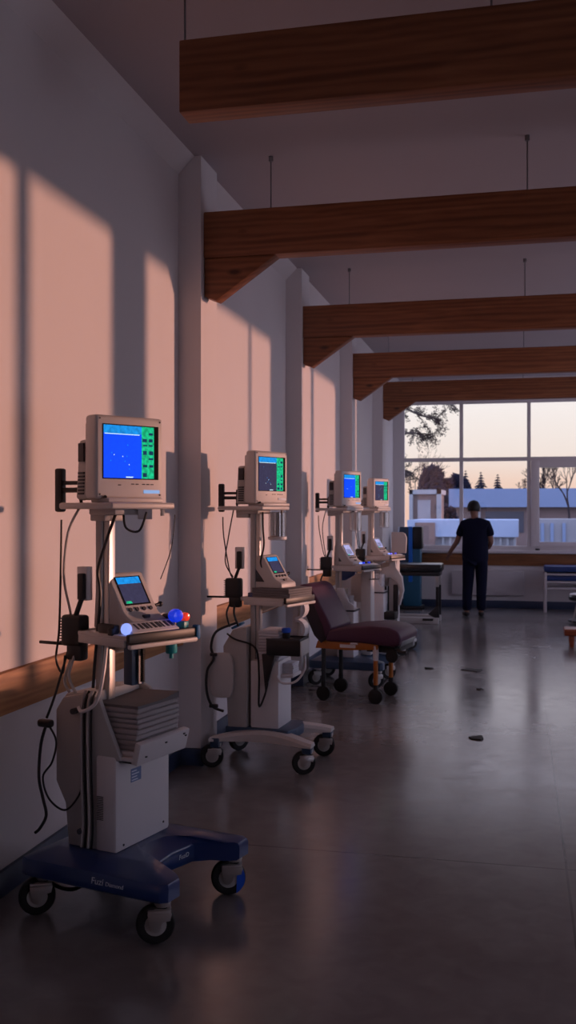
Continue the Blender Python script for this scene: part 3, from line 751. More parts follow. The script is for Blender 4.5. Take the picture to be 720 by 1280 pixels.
# scalloped white holder at the tray's right
for k, z in enumerate((.92, .80)):
    b = MB(); pts = []
    for a in range(-100, 110, 15): pts.append((.15 + .055 * math.cos(R(a)), z + .06 * math.sin(R(a))))
    inner = [(.15 + .040 * math.cos(R(a)), z + .045 * math.sin(R(a))) for a in range(100, -110, -15)]
    b.prism(pts + inner, -.02, .07); b.build('probe_holder', 'white', c2)
b = MB(); b.prism([(.12, .70), (.15, .72), (.16, .98), (.12, 1.0)], .005, .055, bev=.004); b.build('holder_strut', 'beige', c2)
monitor(world(C2, A2, (-.0, -.03, 1.536)), R(-25), 'monitor with a dark screen on the second trolley, above the clear canister', False)
device(world(C2, A2, tuple(Xt2 @ Vector((.0, -.02, 1.050)))), A2 + R(-14), 'wedge shaped unit on a pile of dark folders, second trolley')
def onc2(x, y, z): return world(C2, A2, tuple(Xt2 @ Vector((x, y, z))))
for k in range(4):
    b = MB(); b.box((0, 0, .0067), (.26, .26, .0128), bev=.002)
    o = b.build('folder', 'paper_d'); o.location = onc2(.03, .0, .9955 + k * .0137); o.rotation_euler = (0, 0, A2 + R(-14 + rnd.uniform(-2, 2)))
    tag(o, 'dark folder in the pile under the unit of the second trolley', 'folder', 'dark folders on the second trolley')
for k in range(10):
    b = MB(); b.box((0, 0, .0085), (.13, .22, .0155), bev=.005)
    o = b.build('paper_pad', 'paper_w'); o.location = world(C2, A2, (.003 + rnd.uniform(-.004, .004), .01, .621 + k * .0175)); o.rotation_euler = (0, 0, A2)
    tag(o, 'pale paper pad in the stack behind the black drawer of the second trolley', 'paper pad', 'pale paper pads on the second trolley')
t = thing('blue_capped_bottle', 'small black bottle with a bright blue cap in the black drawer of the second trolley', 'bottle', world(C2, A2, (.115, -.11, .756)), 0)
MB().lathe([(.022, 0), (.024, .004), (.024, .03), (.018, .036)], n=16).build('bottle', 'black', t)
MB().lathe([(.026, .036), (.027, .04), (.027, .058), (.02, .063)], n=16).build('cap', 'blue', t)
for k in range(5):
    b = MB(); b.box((0, 0, .006), (.07, .13, .011), bev=.002)
    o = b.build('paper_pad', 'paper_w'); o.location = world(C2, A2, (.105, .01, .5405 + k * .0122)); o.rotation_euler = (0, 0, A2 + R(rnd.uniform(-4, 4)))
    tag(o, 'white leaflet on the ledge below the black drawer of the second trolley', 'leaflet', 'white leaflets under the drawer')

# ------------------------------------------------------------------ carts three and four
def far_cart(Cx, Ax, label, curved):
    c = thing('medical_trolley', label, 'trolley', Cx, Ax)
    base_u(c, 'teal_navy')
    b = MB(); b.prism([(-.22, .235), (-.25, .46), (-.25, .74), (-.2, .81), (-.08, .82), (-.08, .235)], -.15, .15, bev=.008); b.build('rear_body', 'grey_plastic', c)
    b = MB(); b.span((-.09, -.20, .24), (.06, -.02, .66), bev=.010)
    b.prism([(-.09, .65), (-.09, .84), (-.03, .84), (.02, .72), (.065, .69), (.065, .65)], -.205, -.185, bev=.004); fb = b.build('front_box', 'white', c)
    b = MB(); b.span((-.095, -.207, .638), (.07, -.018, .652)); b.build('box_seam', 'ink', fb)
    b = MB(); b.span((.075, .0, .24), (.165, .14, .98), bev=.008); b.build('front_column', 'beige', c)
    # broad rounded panel between column and box
    pl = []
    for a in range(0, 360, 15):
        ca, sa = math.cos(R(a)), math.sin(R(a)); pl.append((.03 + .085 * math.copysign(abs(ca) ** .6, ca), .82 + .13 * math.copysign(abs(sa) ** .6, sa)))
    b = MB(); b.prism(pl, .145, .175, bev=.005); b.build('side_panel', 'beige', c)
    Xx = upper(c, R(-14), pole=(-.12, -.06), shelf_c=(-.10, -.03), tray_c=(.03, 0), ztray=1.03)
    hang_box(c)
    b = MB(); b.lathe([(.001, 1.33), (.048, 1.33), (.054, 1.335), (.054, 1.495), (.05, 1.50), (.046, 1.50), (.046, 1.345), (.001, 1.342)], (.02, .02, 0), n=18); b.build('clear_canister', 'clear', c)
    cable(c, [(-.29, -.09, 1.47), (-.28, -.1, 1.35), (-.24, -.11, 1.15), (-.22, -.1, 1.1)], .004, 'black')
    cable(c, [(-.22, -.09, 1.52), (-.25, -.1, 1.35), (-.22, -.1, 1.11)], .004, 'black')
    cable(c, [(-.22, -.11, .98), (-.25, -.15, .9), (-.22, -.17, .78)], .007, 'black')
    # wire basket ring beside the tray
    if not curved:
        b = MB(); ring = [(.19 + .045 * math.cos(R(a)), .02 + .045 * math.sin(R(a)), .99) for a in range(0, 361, 30)]
        b.tube(ring, .004, n=5); b.tube([(p[0], p[1], .91) for p in ring], .004, n=5)
        for p in ring[:-1:2]: b.tube([(p[0], p[1], .99), (p[0], p[1], .91)], .003, n=5)
        b.build('wire_basket', 'steel', c)
        b = MB(); b.xf = Xx; b.prism([(-.08, 1.005), (.06, 1.005), (.04, .95), (-.05, .90), (-.08, .90)], -.12, -.09, bev=.006); b.build('blue_pouch', 'navy', c)
    else:
        b = MB(); b.prism([(.10, .99), (.15, .99), (.16, .90), (.22, .80), (.24, .66), (.20, .50), (.17, .50), (.195, .64), (.17, .74), (.09, .80), (.0, .78), (.0, .90), (.08, .92)], -.03, .03, bev=.005); b.build('curved_arm', 'beige', c)
        b = MB()
        pl = [(.06, 1.05), (.22, 1.05), (.23, 1.22), (.21, 1.265), (.18, 1.28), (.06, 1.28)]
        b.prism(pl, .19, .22, bev=.008); b.build('side_screen_shield', 'beige', c)
        b = MB(); b.span((.06, -.19, .36), (.18, -.02, .44), bev=.01); b.span((.13, -.05, .40), (.18, .0, .72), bev=.006); b.build('pump', 'black', c)
    # tray lights
    kb = MB(); kb.xf = Xx; kb.prism([(.07, 1.029), (.07, 1.055), (.145, 1.04), (.145, 1.029)], -.14, .14, bev=.002); k_ = kb.build('key_strip', 'white', c)
    for q in range(5):
        kb = MB(); kb.xf = Xx; kb.box((.10, -.10 + q * .05, 1.056), (.022, .022, .014), bev=.003); kb.build('key_light', ('e_lightblue', 'e_lblue', 'ink', 'e_lblue', 'ink')[q], k_)
    return c, Xx
C3, A3 = (-1.44, 8.74, 0), R(-5)
c3, X3 = far_cart(C3, A3, 'third medical trolley from the camera, standing just behind the purple treatment chair', False)
monitor(world(C3, A3, (-.0, -.03, 1.536)), R(-25), 'monitor with a blue screen on the third trolley, partly before the fourth', True)
device(world(C3, A3, tuple(X3 @ Vector((-.05, -.03, 1.0305)))), A3 + R(-14), 'pale lit wedge shaped unit on the third trolley tray', True)
C4, A4 = (-1.45, 10.75, 0), R(-5)
c4, X4 = far_cart(C4, A4, 'farthest medical trolley, with a curved beige arm below its tray', True)
monitor(world(C4, A4, (-.0, -.03, 1.536)), R(-25), 'smallest looking monitor, dark screen with green column, on the farthest trolley', False)
device(world(C4, A4, tuple(X4 @ Vector((-.05, -.03, 1.0305)))), A4 + R(-14), 'pale lit wedge shaped unit on the farthest trolley tray', True)
for k in range(4):
    b = MB(); b.box((0, 0, .022), (.10, .15, .042), bev=.004)
    o = b.build('paper_box', 'white'); o.location = world(C3, A3, (-.015, -.11, .6605 + k * .0435)) if False else world(C4, A4, (-.015, -.105, .661 + k * .0435)); o.rotation_euler = (0, 0, A4)
    tag(o, 'small white carton stacked on the body of the farthest trolley', 'carton', 'white cartons on the farthest trolley')
for k in range(4):
    b = MB(); b.box((0, 0, .014), (.10, .14, .026), bev=.004)
    o = b.build('paper_pad', 'paper'); o.location = world(C3, A3, (-.03, -.10, .6605 + k * .0275)); o.rotation_euler = (0, 0, A3)
    tag(o, 'grey paper pad in the white tray of the third trolley', 'paper pad', 'paper pads on the third trolley')

# ------------------------------------------------------------------ treatment chair
CH, AH = (-1.20, 7.98, 0), R(-10)
t = thing('treatment_chair', 'reclining treatment chair in dark purple vinyl on an orange frame', 'treatment chair', CH, AH)
def pad(prof, y0, y1, name, mats, parent, crown=.02, ny=8):
    """prof: outline polygon (x,z); rounded across the width"""
    b = MB(); b.prism(prof, y0, y1, bev=.018, seg=4); return b.build(name, mats, parent, sharp=60)
pad([(-.27, .475), (-.24, .565), (-.05, .598), (.10, .612), (.26, .605), (.33, .575), (.355, .53), (.345, .475), (.30, .455), (.05, .475)], -.24, .24, 'seat', 'purple', t)
pad([(-.26, .50), (-.30, .47), (-.34, .50), (-.475, .76), (-.505, .87), (-.49, .915), (-.445, .925), (-.39, .90), (-.33, .80), (-.25, .66), (-.21, .58)], -.24, .24, 'backrest', 'purple', t)
b = MB(); b.prism([(-.30, .46), (-.36, .52), (-.47, .76), (-.495, .88), (-.46, .90), (-.41, .86), (-.29, .60), (-.26, .49)], -.246, -.238, bev=.002); b.build('backrest_side', 'purple_side', t)
b = MB()
for y in (-.2, .2): b.prism([(-.36, .415), (-.34, .475), (.16, .475), (.16, .425), (-.10, .41)], y - .02, y + .02, bev=.006)
b.span((-.34, -.19, .42), (-.31, .19, .46)); b.span((.10, -.19, .43), (.13, .19, .465))
fr = b.build('frame', 'orange', t)
b = MB()
for y in (-.222,): b.span((-.15, y, .43), (-.02, y + .004, .455)); b.tube([(-.06, -.222, .465), (.0, -.235, .468)], .008)
b.build('slot_handle', 'white', fr)
for y in (-.2, .2):
    for x in (.135, -.30):
        b = MB(); b.tube([(x, y, .45), (x + .005, y, .36), (x + .005, y, .14)], .018, n=10, smooth=3); lg = b.build('leg', 'orange' if x > 0 else 'black', t)
        if x > 0:
            b = MB(); b.tube([(x + .002, y, .455), (x + .006, y, .40), (x + .006, y, .34)], [.022, .024, .019], n=10); b.build('chrome_collar', 'white', lg)
        b = MB(); b.tube([(x + .005, y, .15), (x + .005, y, .11)], .02, n=10); b.lathe([(.04, -.02), (.058, -.015), (.058, .015), (.04, .02)], (x + .005, y, .058), 'y', n=20); b.build('castor', 'rubber', lg)
b = MB(); b.box((.31, 0, .44), (.05, .36, .05), bev=.008); b.tube([(.31, -.2, .44), (.35, -.22, .42)], .012); b.span((.05, -.15, .40), (.28, .15, .44))
b.build('foot_mechanism', 'black', t)
b = MB(); b.prism([(.30, .44), (.345, .50), (.353, .495), (.325, .43)], -.19, .19, bev=.003); b.build('end_panel', 'steel', t)
b = MB(); b.lathe([(.03, -.016), (.05, -.012), (.05, .012), (.03, .016)], (.26, -.16, .375), 'y', n=18); b.build('adjuster_wheel', 'rubber', t)
b = MB(); b.tube([(.35, -.22, .42), (.40, -.24, .425)], .010); b.build('release_lever', 'black', t)

# ------------------------------------------------------------------ far left table and machine
t = thing('treatment_table', 'black padded treatment table before the window, behind the farthest trolley', 'table', (-1.42, 13.72, 0), 0)
b = MB(); b.span((-.42, -.24, .69), (.40, .24, .80), bev=.03); b.build('table_pad', 'blackvinyl', t)
b = MB(); b.span((-.42, -.23, .64), (.37, .23, .69), bev=.004); b.build('table_frame', 'black', t)
for x in (-.36, .34):
    for y in (-.2, .2):
        b = MB(); b.box((x, y, .36), (.04, .04, .58), bev=.004, mat=0); b.box((x, y, .57), (.044, .044, .15), 1, bev=.004); b.build('leg', ['black', 'metal'], t)
for y in (-.21, .21):
    b = MB(); b.span((-.42, y - .04, .0), (.36, y + .04, .085), bev=.01); b.build('foot_bar', 'grey_plastic', t)
b = MB(); b.prism([(.30, .085), (.37, .085), (.36, .25), (.31, .22), (.22, .13)], -.24, -.19, bev=.005); b.build('foot_bracket', 'black', t)
b = MB(); b.box((.22, -.26, .06), (.14, .04, .03), bev=.006); b.build('pedal', 'black', t)

t = thing('therapy_machine', 'upright teal and blue machine with a black padded head by the window', 'machine', (-1.62, 15.62, 0), 0)
MB().span((-.14, -.14, .0), (.12, .14, .98), bev=.012).build('cabinet', 'machine_blue', t)
MB().prism([(-.27, .60), (-.20, 1.27), (-.02, 1.27), (-.02, .60)], -.17, -.145, bev=.004).build('blue_panel', 'teal_navy', t)
MB().prism([(-.285, .60), (-.215, 1.27), (-.19, 1.27), (-.26, .60)], -.18, -.14, bev=.003).build('pale_edge', 'print', t)
MB().span((-.055, -.185, .42), (.005, -.135, 1.275), bev=.006).build('bright_strip', 'strip_blue', t)
MB().span((.006, -.17, .93), (.155, .05, 1.275), bev=.02).build('head_pad', 'black', t)
MB().span((-.30, -.1, .95), (-.16, .08, 1.16), bev=.02).build('rear_pad', 'black', t)
MB().span((-.2, -.2, 0), (.16, .18, .05), bev=.01).build('base', 'black', t)

# ------------------------------------------------------------------ right side furniture
t = thing('padded_bench', 'white framed bench with a navy padded top under the window at right', 'bench', (1.05, 15.62, 0), 0)
MB().span((-.70, -.2, .60), (.9, .2, .695), bev=.03).build('pad', 'navyvinyl', t)
f_ = MB()
for y in (-.2, .2):
    for z in (.57, .455, .36): f_.span((-.68, y - .012, z - .014), (.88, y + .012, z + .014))
for x in (-.68, .88):
    for z in (.57, .455): f_.span((x - .012, -.2, z - .014), (x + .012, .2, z + .014))
f_.build('frame', 'radiator', t)
for x in (-.68, .88):
    for y in (-.2, .2): MB().span((x - .02, y - .02, 0), (x + .02, y + .02, .60), bev=.004).build('leg', 'radiator', t)
MB().span((-.66, -.18, .47), (.86, .18, .55), bev=.02).build('lower_pad', 'navyvinyl', t)

t = thing('low_stool', 'low stool with a round black padded seat in front of the bench', 'stool', (.87, 13.9, 0), 0)
MB().lathe([(.20, .31), (.235, .33), (.24, .37), (.22, .40), (.10, .412), (.01, .415)], n=28).build('seat', 'blackvinyl', t)
MB().lathe([(.2, .395), (.226, .397), (.215, .408), (.19, .409)], n=28).build('piping', 'white', t)
for a in (35, 125, 215, 305):
    ca, sa = math.cos(R(a)), math.sin(R(a))
    MB().tube([(ca * .15, sa * .15, .315), (ca * .235, sa * .235, .03)], .012).build('leg', 'steel', t)
MB().lathe([(.03, .05), (.03, .31)], n=12).build('post', 'black', t)
MB().lathe([(.22, .03), (.24, .035), (.24, .055), (.22, .06)], n=28).build('foot_ring', 'black', t)

t = thing('step_stool', 'low reddish wooden step stool at the right edge of the frame', 'stool', (.80, 11.6, 0), 0)
MB().span((-.32, -.16, .13), (.35, .16, .205), bev=.012).build('top', 'redwood', t)
for x in (-.24, .28):
    for y in (-.11, .11): MB().prism([(x - .03, .13), (x + .03, .13), (x + .02, 0), (x - .018, 0)], y - .025, y + .025, bev=.004).build('leg', 'redwood', t)

# dark scraps on the floor
def g_floor(px, py):
    zc = 1250 * 1.5 / (py - 640); xc = (px - 360) / 1250 * zc; s_, c_ = math.sin(R(13.06)), math.cos(R(13.06))
    return (-s_ * zc + c_ * xc, c_ * zc + s_ * xc)
for px, py, L, lab in ((597, 923, .11, 'larger dark scrap lying on the floor in front of the others'), (591, 838, .20, 'dark flat scrap on the floor behind the nearest scrap'), (536, 836, .09, 'small dark scrap on the floor left of the others'), (600, 862, .06, 'faint small scrap on the floor between the two larger scraps')):
    X_, Y_ = g_floor(px, py); bm = bmesh.new(); r3 = random.Random(px); ring = []
    n_ = 16
    for k in range(n_):
        a = 2 * math.pi * k / n_; rr = r3.uniform(.6, 1.1)
        ring.append((math.cos(a) * L / 2 * rr, math.sin(a) * L * .55 * rr))
    vt = [bm.verts.new((x, y, .006 + r3.uniform(0, .006))) for x, y in ring]; vb = [bm.verts.new((x * 1.05, y * 1.05, .0005)) for x, y in ring]
    ct = bm.verts.new((0, 0, .012))
    for k in range(n_):
        bm.faces.new((vt[k], vt[(k + 1) % n_], ct)); bm.faces.new((vb[k], vb[(k + 1) % n_], vt[(k + 1) % n_], vt[k]))
    bm.faces.new(vb[::-1])
    o = MB().take(bm).build('floor_scrap', 'stain'); o.location = (X_, Y_, 0); tag(o, lab, 'scrap', 'dark scraps on the floor')

# ------------------------------------------------------------------ person
def skin_obj(name, verts, edges, radii, mat, parent, sub=2, root=0):
    me = bpy.data.meshes.new(name); me.from_pydata(verts, edges, [])
    o = bpy.data.objects.new(name, me); COL.objects.link(o); o.parent = parent
    md = o.modifiers.new('skin', 'SKIN'); md.use_smooth_shade = True
    sv = me.skin_vertices[0].data if me.skin_vertices else None
    if sv is None:
        bpy.context.view_layer.objects.active = o
        me.skin_vertices.new() if hasattr(me.skin_vertices, 'new') else None
        sv = me.skin_vertices[0].data
    for i, r in enumerate(radii):
        sv[i].radius = r if isinstance(r, tuple) else (r, r)
        sv[i].use_root = (i == root)
    ms = o.modifiers.new('sub', 'SUBSURF'); ms.levels = sub; ms.render_levels = sub
    dg = bpy.context.evaluated_depsgraph_get(); me2 = bpy.data.meshes.new_from_object(o.evaluated_get(dg))
    o.modifiers.clear(); o.data = me2; me2.name = name
    me2.materials.clear(); me2.materials.append(M[mat])
    for p in me2.polygons: p.use_smooth = True
    return o

PL = (-.625, 14.55, 0)
pn = thing('person', 'person with short black hair in navy scrubs, standing with back turned by the window', 'person', PL, 0)
# local: +y is forward (to the window), -x is image left
def body():
    V = []; E = []; Rr = []
    def add(p, r, par=None):
        V.append(p); Rr.append(r); i = len(V) - 1
        if par is not None: E.append((par, i))
        return i
    pel = add((.0, 0, .92), (.135, .09)); wst = add((0, .0, 1.04), (.12, .08), pel); ch = add((0, .0, 1.20), (.14, .09), wst)
    sh = add((0, .0, 1.32), (.13, .085), ch); nk = add((-.005, .01, 1.40), .055, sh); nk2 = add((-.012, .025, 1.45), .052, nk)
    hd = add((-.018, .045, 1.53), (.072, .085), nk2); hd2 = add((-.02, .045, 1.59), (.068, .078), hd)
    # left (image left) arm reaching out toward the sill
    a = add((-.16, .0, 1.32), .055, sh); b_ = add((-.215, .03, 1.20), .046, a); c = add((-.255, .06, 1.08), .04, b_)
    d = add((-.325, .15, .98), .034, c); e_ = add((-.375, .22, .905), .026, d); f = add((-.395, .255, .87), (.034, .018), e_)
    hand = f
    def finger(base_i, dirs, r0):
        i = base_i; p = Vector(V[base_i])
        for k, dv in enumerate(dirs):
            p = p + Vector(dv); i = add(tuple(p), r0 * (1 - .14 * k), i)
    for k, off in enumerate((-.024, -.008, .008, .024)):
        L = (.030, .036, .034, .026)[k]
        finger(hand, [(off * .8 - .012, .020, -.030), (-.006, .012, -L), (.003, .006, -L * .8)], .0085)
    finger(e_, [(.022, .020, -.026), (.010, .016, -.028)], .0095)
    # right arm, elbow bent with the hand in front
    a = add((.16, .0, 1.32), .055, sh); b_ = add((.205, .0, 1.20), .046, a); c = add((.225, .0, 1.07), .041, b_)
    d = add((.195, .10, 1.0), .034, c); e_ = add((.155, .20, .965), .026, d); f = add((.135, .245, .955), (.03, .02), e_)
    for k, off in enumerate((-.024, -.008, .008, .024)):
        L = (.028, .034, .032, .024)[k]
        finger(f, [(-.012, .026, off * .8), (-.010, L, -.006), (-.006, L * .7, -.016)], .0085)
    finger(e_, [(.0, .024, .026), (-.008, .026, .012)], .0095)
    for s_, fx, fy in ((-1, -.115, -.03), (1, .085, .0)):
        h = add((s_ * .085, 0, .84), .085, pel); k = add((s_ * .085 + (-.012 if s_ < 0 else .004), .01, .47), .058, h); cf = add((fx * .95, fy, .32), .055, k)
        an = add((fx, fy - .01, .09), .038, cf); hl = add((fx, fy + .02, .05), (.038, .032), an); to = add((fx - (.02 if s_ < 0 else 0), fy + .15, .032), (.035, .024), hl)
    return V, E, Rr
V, E, Rr = body()
skin_obj('body', V, E, Rr, 'skin', pn)
# scrub top: torso with short sleeves
V = [(0, 0, .71), (0, 0, .88), (0, 0, 1.04), (0, 0, 1.20), (0, -.002, 1.325), (-.003, .010, 1.425),
     (-.165, .0, 1.32), (-.207, .018, 1.225), (-.232, .038, 1.145), (.165, .0, 1.32), (.203, 0, 1.225), (.218, 0, 1.140)]
E = [(0, 1), (1, 2), (2, 3), (3, 4), (4, 5), (4, 6), (6, 7), (7, 8), (4, 9), (9, 10), (10, 11)]
Rr = [(.20, .14), (.205, .14), (.198, .13), (.195, .13), (.15, .108), (.064, .064), .072, .066, .064, .072, .066, .064]
skin_obj('scrub_top', V, E, Rr, 'scrubs', pn)
V = [(0, 0, .90), (-.088, 0, .78), (-.102, .01, .47), (-.112, -.025, .28), (-.115, -.035, .075), (.088, 0, .78), (.090, .01, .47), (.086, 0, .28), (.085, -.005, .075)]
E = [(0, 1), (1, 2), (2, 3), (3, 4), (0, 5), (5, 6), (6, 7), (7, 8)]
Rr = [(.15, .105), .106, .083, .076, .070, .106, .083, .076, .070]
skin_obj('scrub_trousers', V, E, Rr, 'scrubs', pn)
for fx, fy, dx in ((-.115, -.03, -.05), (.085, .0, .0)):
    V = [(fx, fy - .045, .042), (fx, fy + .03, .045), (fx + dx * .6, fy + .12, .038), (fx + dx, fy + .19, .034)]
    skin_obj('shoe', V, [(0, 1), (1, 2), (2, 3)], [(.045, .042), (.047, .045), (.047, .036), (.034, .028)], 'shoe', pn)
# hair cap, face features
b = MB(); bm = bmesh.new(); bmesh.ops.create_uvsphere(bm, u_segments=24, v_segments=16, radius=1)
for v in list(bm.verts):
    if v.co.z < -.62 or (v.co.y > .45 and v.co.z < .25): bm.verts.remove(v)
r4 = random.Random(3)
for v in bm.verts:
    k = 1 + r4.uniform(-.03, .05); v.co = Vector((v.co.x * .092 * k, v.co.y * .105 * k, v.co.z * .098 * k + (.006 * r4.random())))
bmesh.ops.recalc_face_normals(bm, faces=bm.faces[:])
b.take(bm, 0, T(-.022, .032, 1.565)); b.build('hair', 'hair', pn)
b = MB()
b.ball((-.025, .142, 1.53), (.012, .02, .022)); b.ball((-.098, .04, 1.525), (.010, .02, .03)); b.ball((.060, .045, 1.525), (.010, .02, .03))
b.build('nose_and_ears', 'skin', pn)
b = MB(); b.ball((-.052, .128, 1.552), (.012, .008, .007)); b.ball((.004, .128, 1.552), (.012, .008, .007)); b.build('eyes', 'ink', pn)
b = MB(); b.ball((-.024, .13, 1.483), (.022, .008, .006)); b.build('mouth', 'red', pn)

# ------------------------------------------------------------------ outdoors
struct('trim_%d' % n, MB().span((-60, YE + .3, -.7), (60, 140, -.6)), 'ground').name = 'ground'
def tagmesh(mb, name, mats, label, cat, group=None): return tag(mb.build(name, mats), label, cat, group)
def pxw(px, Y):     # x position in the place for a picture column at distance Y
    t = (px - 360) / 1250; s_, c_ = math.sin(R(13.06)), math.cos(R(13.06))
    return Y * (t * c_ - s_) / (c_ + t * s_)
def pzw(py, px, Y):
    x = pxw(px, Y); zc = -math.sin(R(13.06)) * x + math.cos(R(13.06)) * Y
    return 1.5 + (640 - py) / 1250 * zc
# long hall with a blue roof
Y = 60; x0, x1 = pxw(566, Y), pxw(900, Y)
t = thing('long_hall', 'long low hall with a flat blue-grey roof across the road', 'building', (x0, Y, -.6))
zr0, zr1 = pzw(634, 620, Y) + .6, pzw(611, 620, Y) + .6
b = MB(); b.prism([(0, zr0), (9, zr1 + 1.4), (9, zr0)], 0, x1 - x0, axis='x') if False else b.span((-.2, -.5, zr0), (x1 - x0, 10, zr1)); b.build('roof', 'roof_blue', t)
MB().span((.2, 0, 0), (x1 - x0, 9.5, zr0)).build('wall', 'facade_brown', t)
for k in range(7):
    xk = 1.5 + k * 3.3
    MB().span((xk, -.15, 0), (xk + .12, 0, zr0)).build('post', 'pale_post', t)
    if k % 3 != 1: MB().span((xk + .4, -.06, .9), (xk + 2.6, 0, zr0 - .25)).build('window', 'dark_glass', t)
# nearer pale wall with sheds
Y = 38; x0, x1 = pxw(509, Y), pxw(648, Y)
t = thing('pale_outbuilding', 'low pale blue outbuilding in front of the long hall', 'building', (x0, Y, -.6))
z1 = pzw(650, 570, Y) + .6; zm = pzw(671, 570, Y) + .6
MB().span((0, 0, zm), (x1 - x0, 6, z1)).build('fascia', 'white_wall', t)
MB().span((.1, .2, 0), (x1 - x0 - .1, 6, zm)).build('wall', 'facade_grey', t)
MB().span((pxw(519, Y) - x0, -.1, 0), (pxw(544, Y) - x0, 0, z1 - .1)).build('shed_door', 'facade_brown', t)
for px in range(552, 648, 9): MB().span((pxw(px, Y) - x0, .1, 0), (pxw(px + 3, Y) - x0, .25, zm)).build('post', 'pale_post', t)
Y = 36; x0, x1 = pxw(672, Y), pxw(800, Y)
t = thing('grey_shed', 'grey blue shed outside the opening sash at right', 'building', (x0, Y, -.6))
MB().span((0, 0, 0), (x1 - x0, 4, pzw(649, 690, Y) + .6)).build('wall', 'facade_grey', t)
for px in (676, 688, 703): MB().span((pxw(px, Y) - x0, -.08, 0), (pxw(px + 4, Y) - x0, 0, pzw(654, 690, Y) + .6)).build('panel', 'roof_blue', t)
# framed box-like structure
Y = 48; x0, x1 = pxw(513, Y), pxw(549, Y)
t = thing('framed_shelter', 'white framed boxy shelter at the left of the window view', 'shelter', (x0, Y, -.6))
zt = pzw(612, 530, Y) + .6; W_ = x1 - x0
MB().span((0, .1, 0), (W_, 3, zt - .2)).build('wall', 'facade_brown', t)
b = MB(); b.span((-.05, -.1, zt - .22), (W_ + .1, 3, zt)); b.span((W_ - .12, -.1, 0), (W_ + .1, .1, zt)); b.span((-.05, -.1, 0), (.12, .1, zt)); b.build('frame', 'pale_post', t)
b = MB(); b.span((W_ * .25, 0, .9), (W_ * .7, .1, zt - .5)); b.build('window', 'facade_grey', t)
# unseen gabled block, added to keep the sun off the room's far end
w = MB(); w.span((12.5, 20.7, -.6), (14.1, 25.3, 4.6)); w.prism([(12.1, 4.6), (13.3, 5.4), (14.5, 4.6)], 20.6, 25.5)
struct('sun_blocker', w, 'blocker')

def leaf_tri(b, p, size, r5, mat):
    d1 = Vector((r5.uniform(-1, 1), r5.uniform(-1, 1), r5.uniform(-1, 1))).normalized() * size
    d2 = Vector((r5.uniform(-1, 1), r5.uniform(-1, 1), r5.uniform(-1, 1))).normalized() * size
    k = len(b.v); p = Vector(p); b.v += [tuple(p), tuple(p + d1), tuple(p + d2)]; b.f.append([k, k + 1, k + 2]); b.m.append(mat)
def conifer(px, pytop, Y, halfpx, label, seed):
    r5 = random.Random(seed); x = pxw(px, Y); top = pzw(pytop, px, Y) + .6; half = halfpx / 1250 * Y
    t = thing('conifer', label, 'tree', (x, Y, -.6), 0, 'trees beyond the hall')
    MB().tube([(0, 0, 0), (0, 0, top * .95)], [half * .12, .02], n=6).build('trunk', 'pinebark', t)
    b = MB()
    lv = 22
    for k in range(lv):
        u = k / (lv - 1); z = top * (.22 + .74 * u); rr = half * (1 - u * .93)
        for q in range(16):
            a = r5.uniform(0, 6.28); L = rr * r5.uniform(.65, 1.1)
            tip = Vector((math.cos(a) * L, math.sin(a) * L, z - rr * .25)); st = Vector((0, 0, z + .1))
            w_ = Vector((-math.sin(a), math.cos(a), 0)) * rr * .22
            kx = len(b.v); md = st.lerp(tip, .6)
            b.v += [tuple(st), tuple(md + w_), tuple(tip), tuple(md - w_), tuple(md + Vector((0, 0, rr * .18)))]
            b.f += [[kx, kx + 1, kx + 4], [kx + 1, kx + 2, kx + 4], [kx + 2, kx + 3, kx + 4], [kx + 3, kx, kx + 4]]; b.m += [0] * 4
    b.build('foliage', 'conifer', t)
def crown_tree(px, pytop, Y, halfpx, mat, label, seed, pybot=640, nl=1500, size=.35):
    r5 = random.Random(seed); x = pxw(px, Y); top = pzw(pytop, px, Y) + .6; half = halfpx / 1250 * Y; bot = pzw(pybot, px, Y) + .6
    t = thing('broadleaf_tree', label, 'tree', (x, Y, -.6), 0, 'trees beyond the hall')
    MB().tube([(0, 0, 0), (.1, 0, bot), (0, 0, (top + bot) / 2)], [half * .10, half * .08, .03], n=6).build('trunk', 'pinebark', t)
    b = MB(); cz = (top + bot) / 2; hz = (top - bot) / 2
    lobes = [(r5.uniform(-.5, .5), r5.uniform(-.3, .3), r5.uniform(-.5, .6), r5.uniform(.35, .6)) for _ in range(9)]
    for _ in range(nl):
        lx, ly, lz, lr = r5.choice(lobes); v = Vector((r5.gauss(0, 1), r5.gauss(0, 1), r5.gauss(0, 1))).normalized() * lr * r5.uniform(.5, 1)
        p = ((lx + v.x) * half, (ly + v.y) * half, cz + max(-1, min(1, lz + v.z)) * hz); leaf_tri(b, p, size * r5.uniform(.6, 1.3), r5, 0)
    b.build('foliage', mat, t)
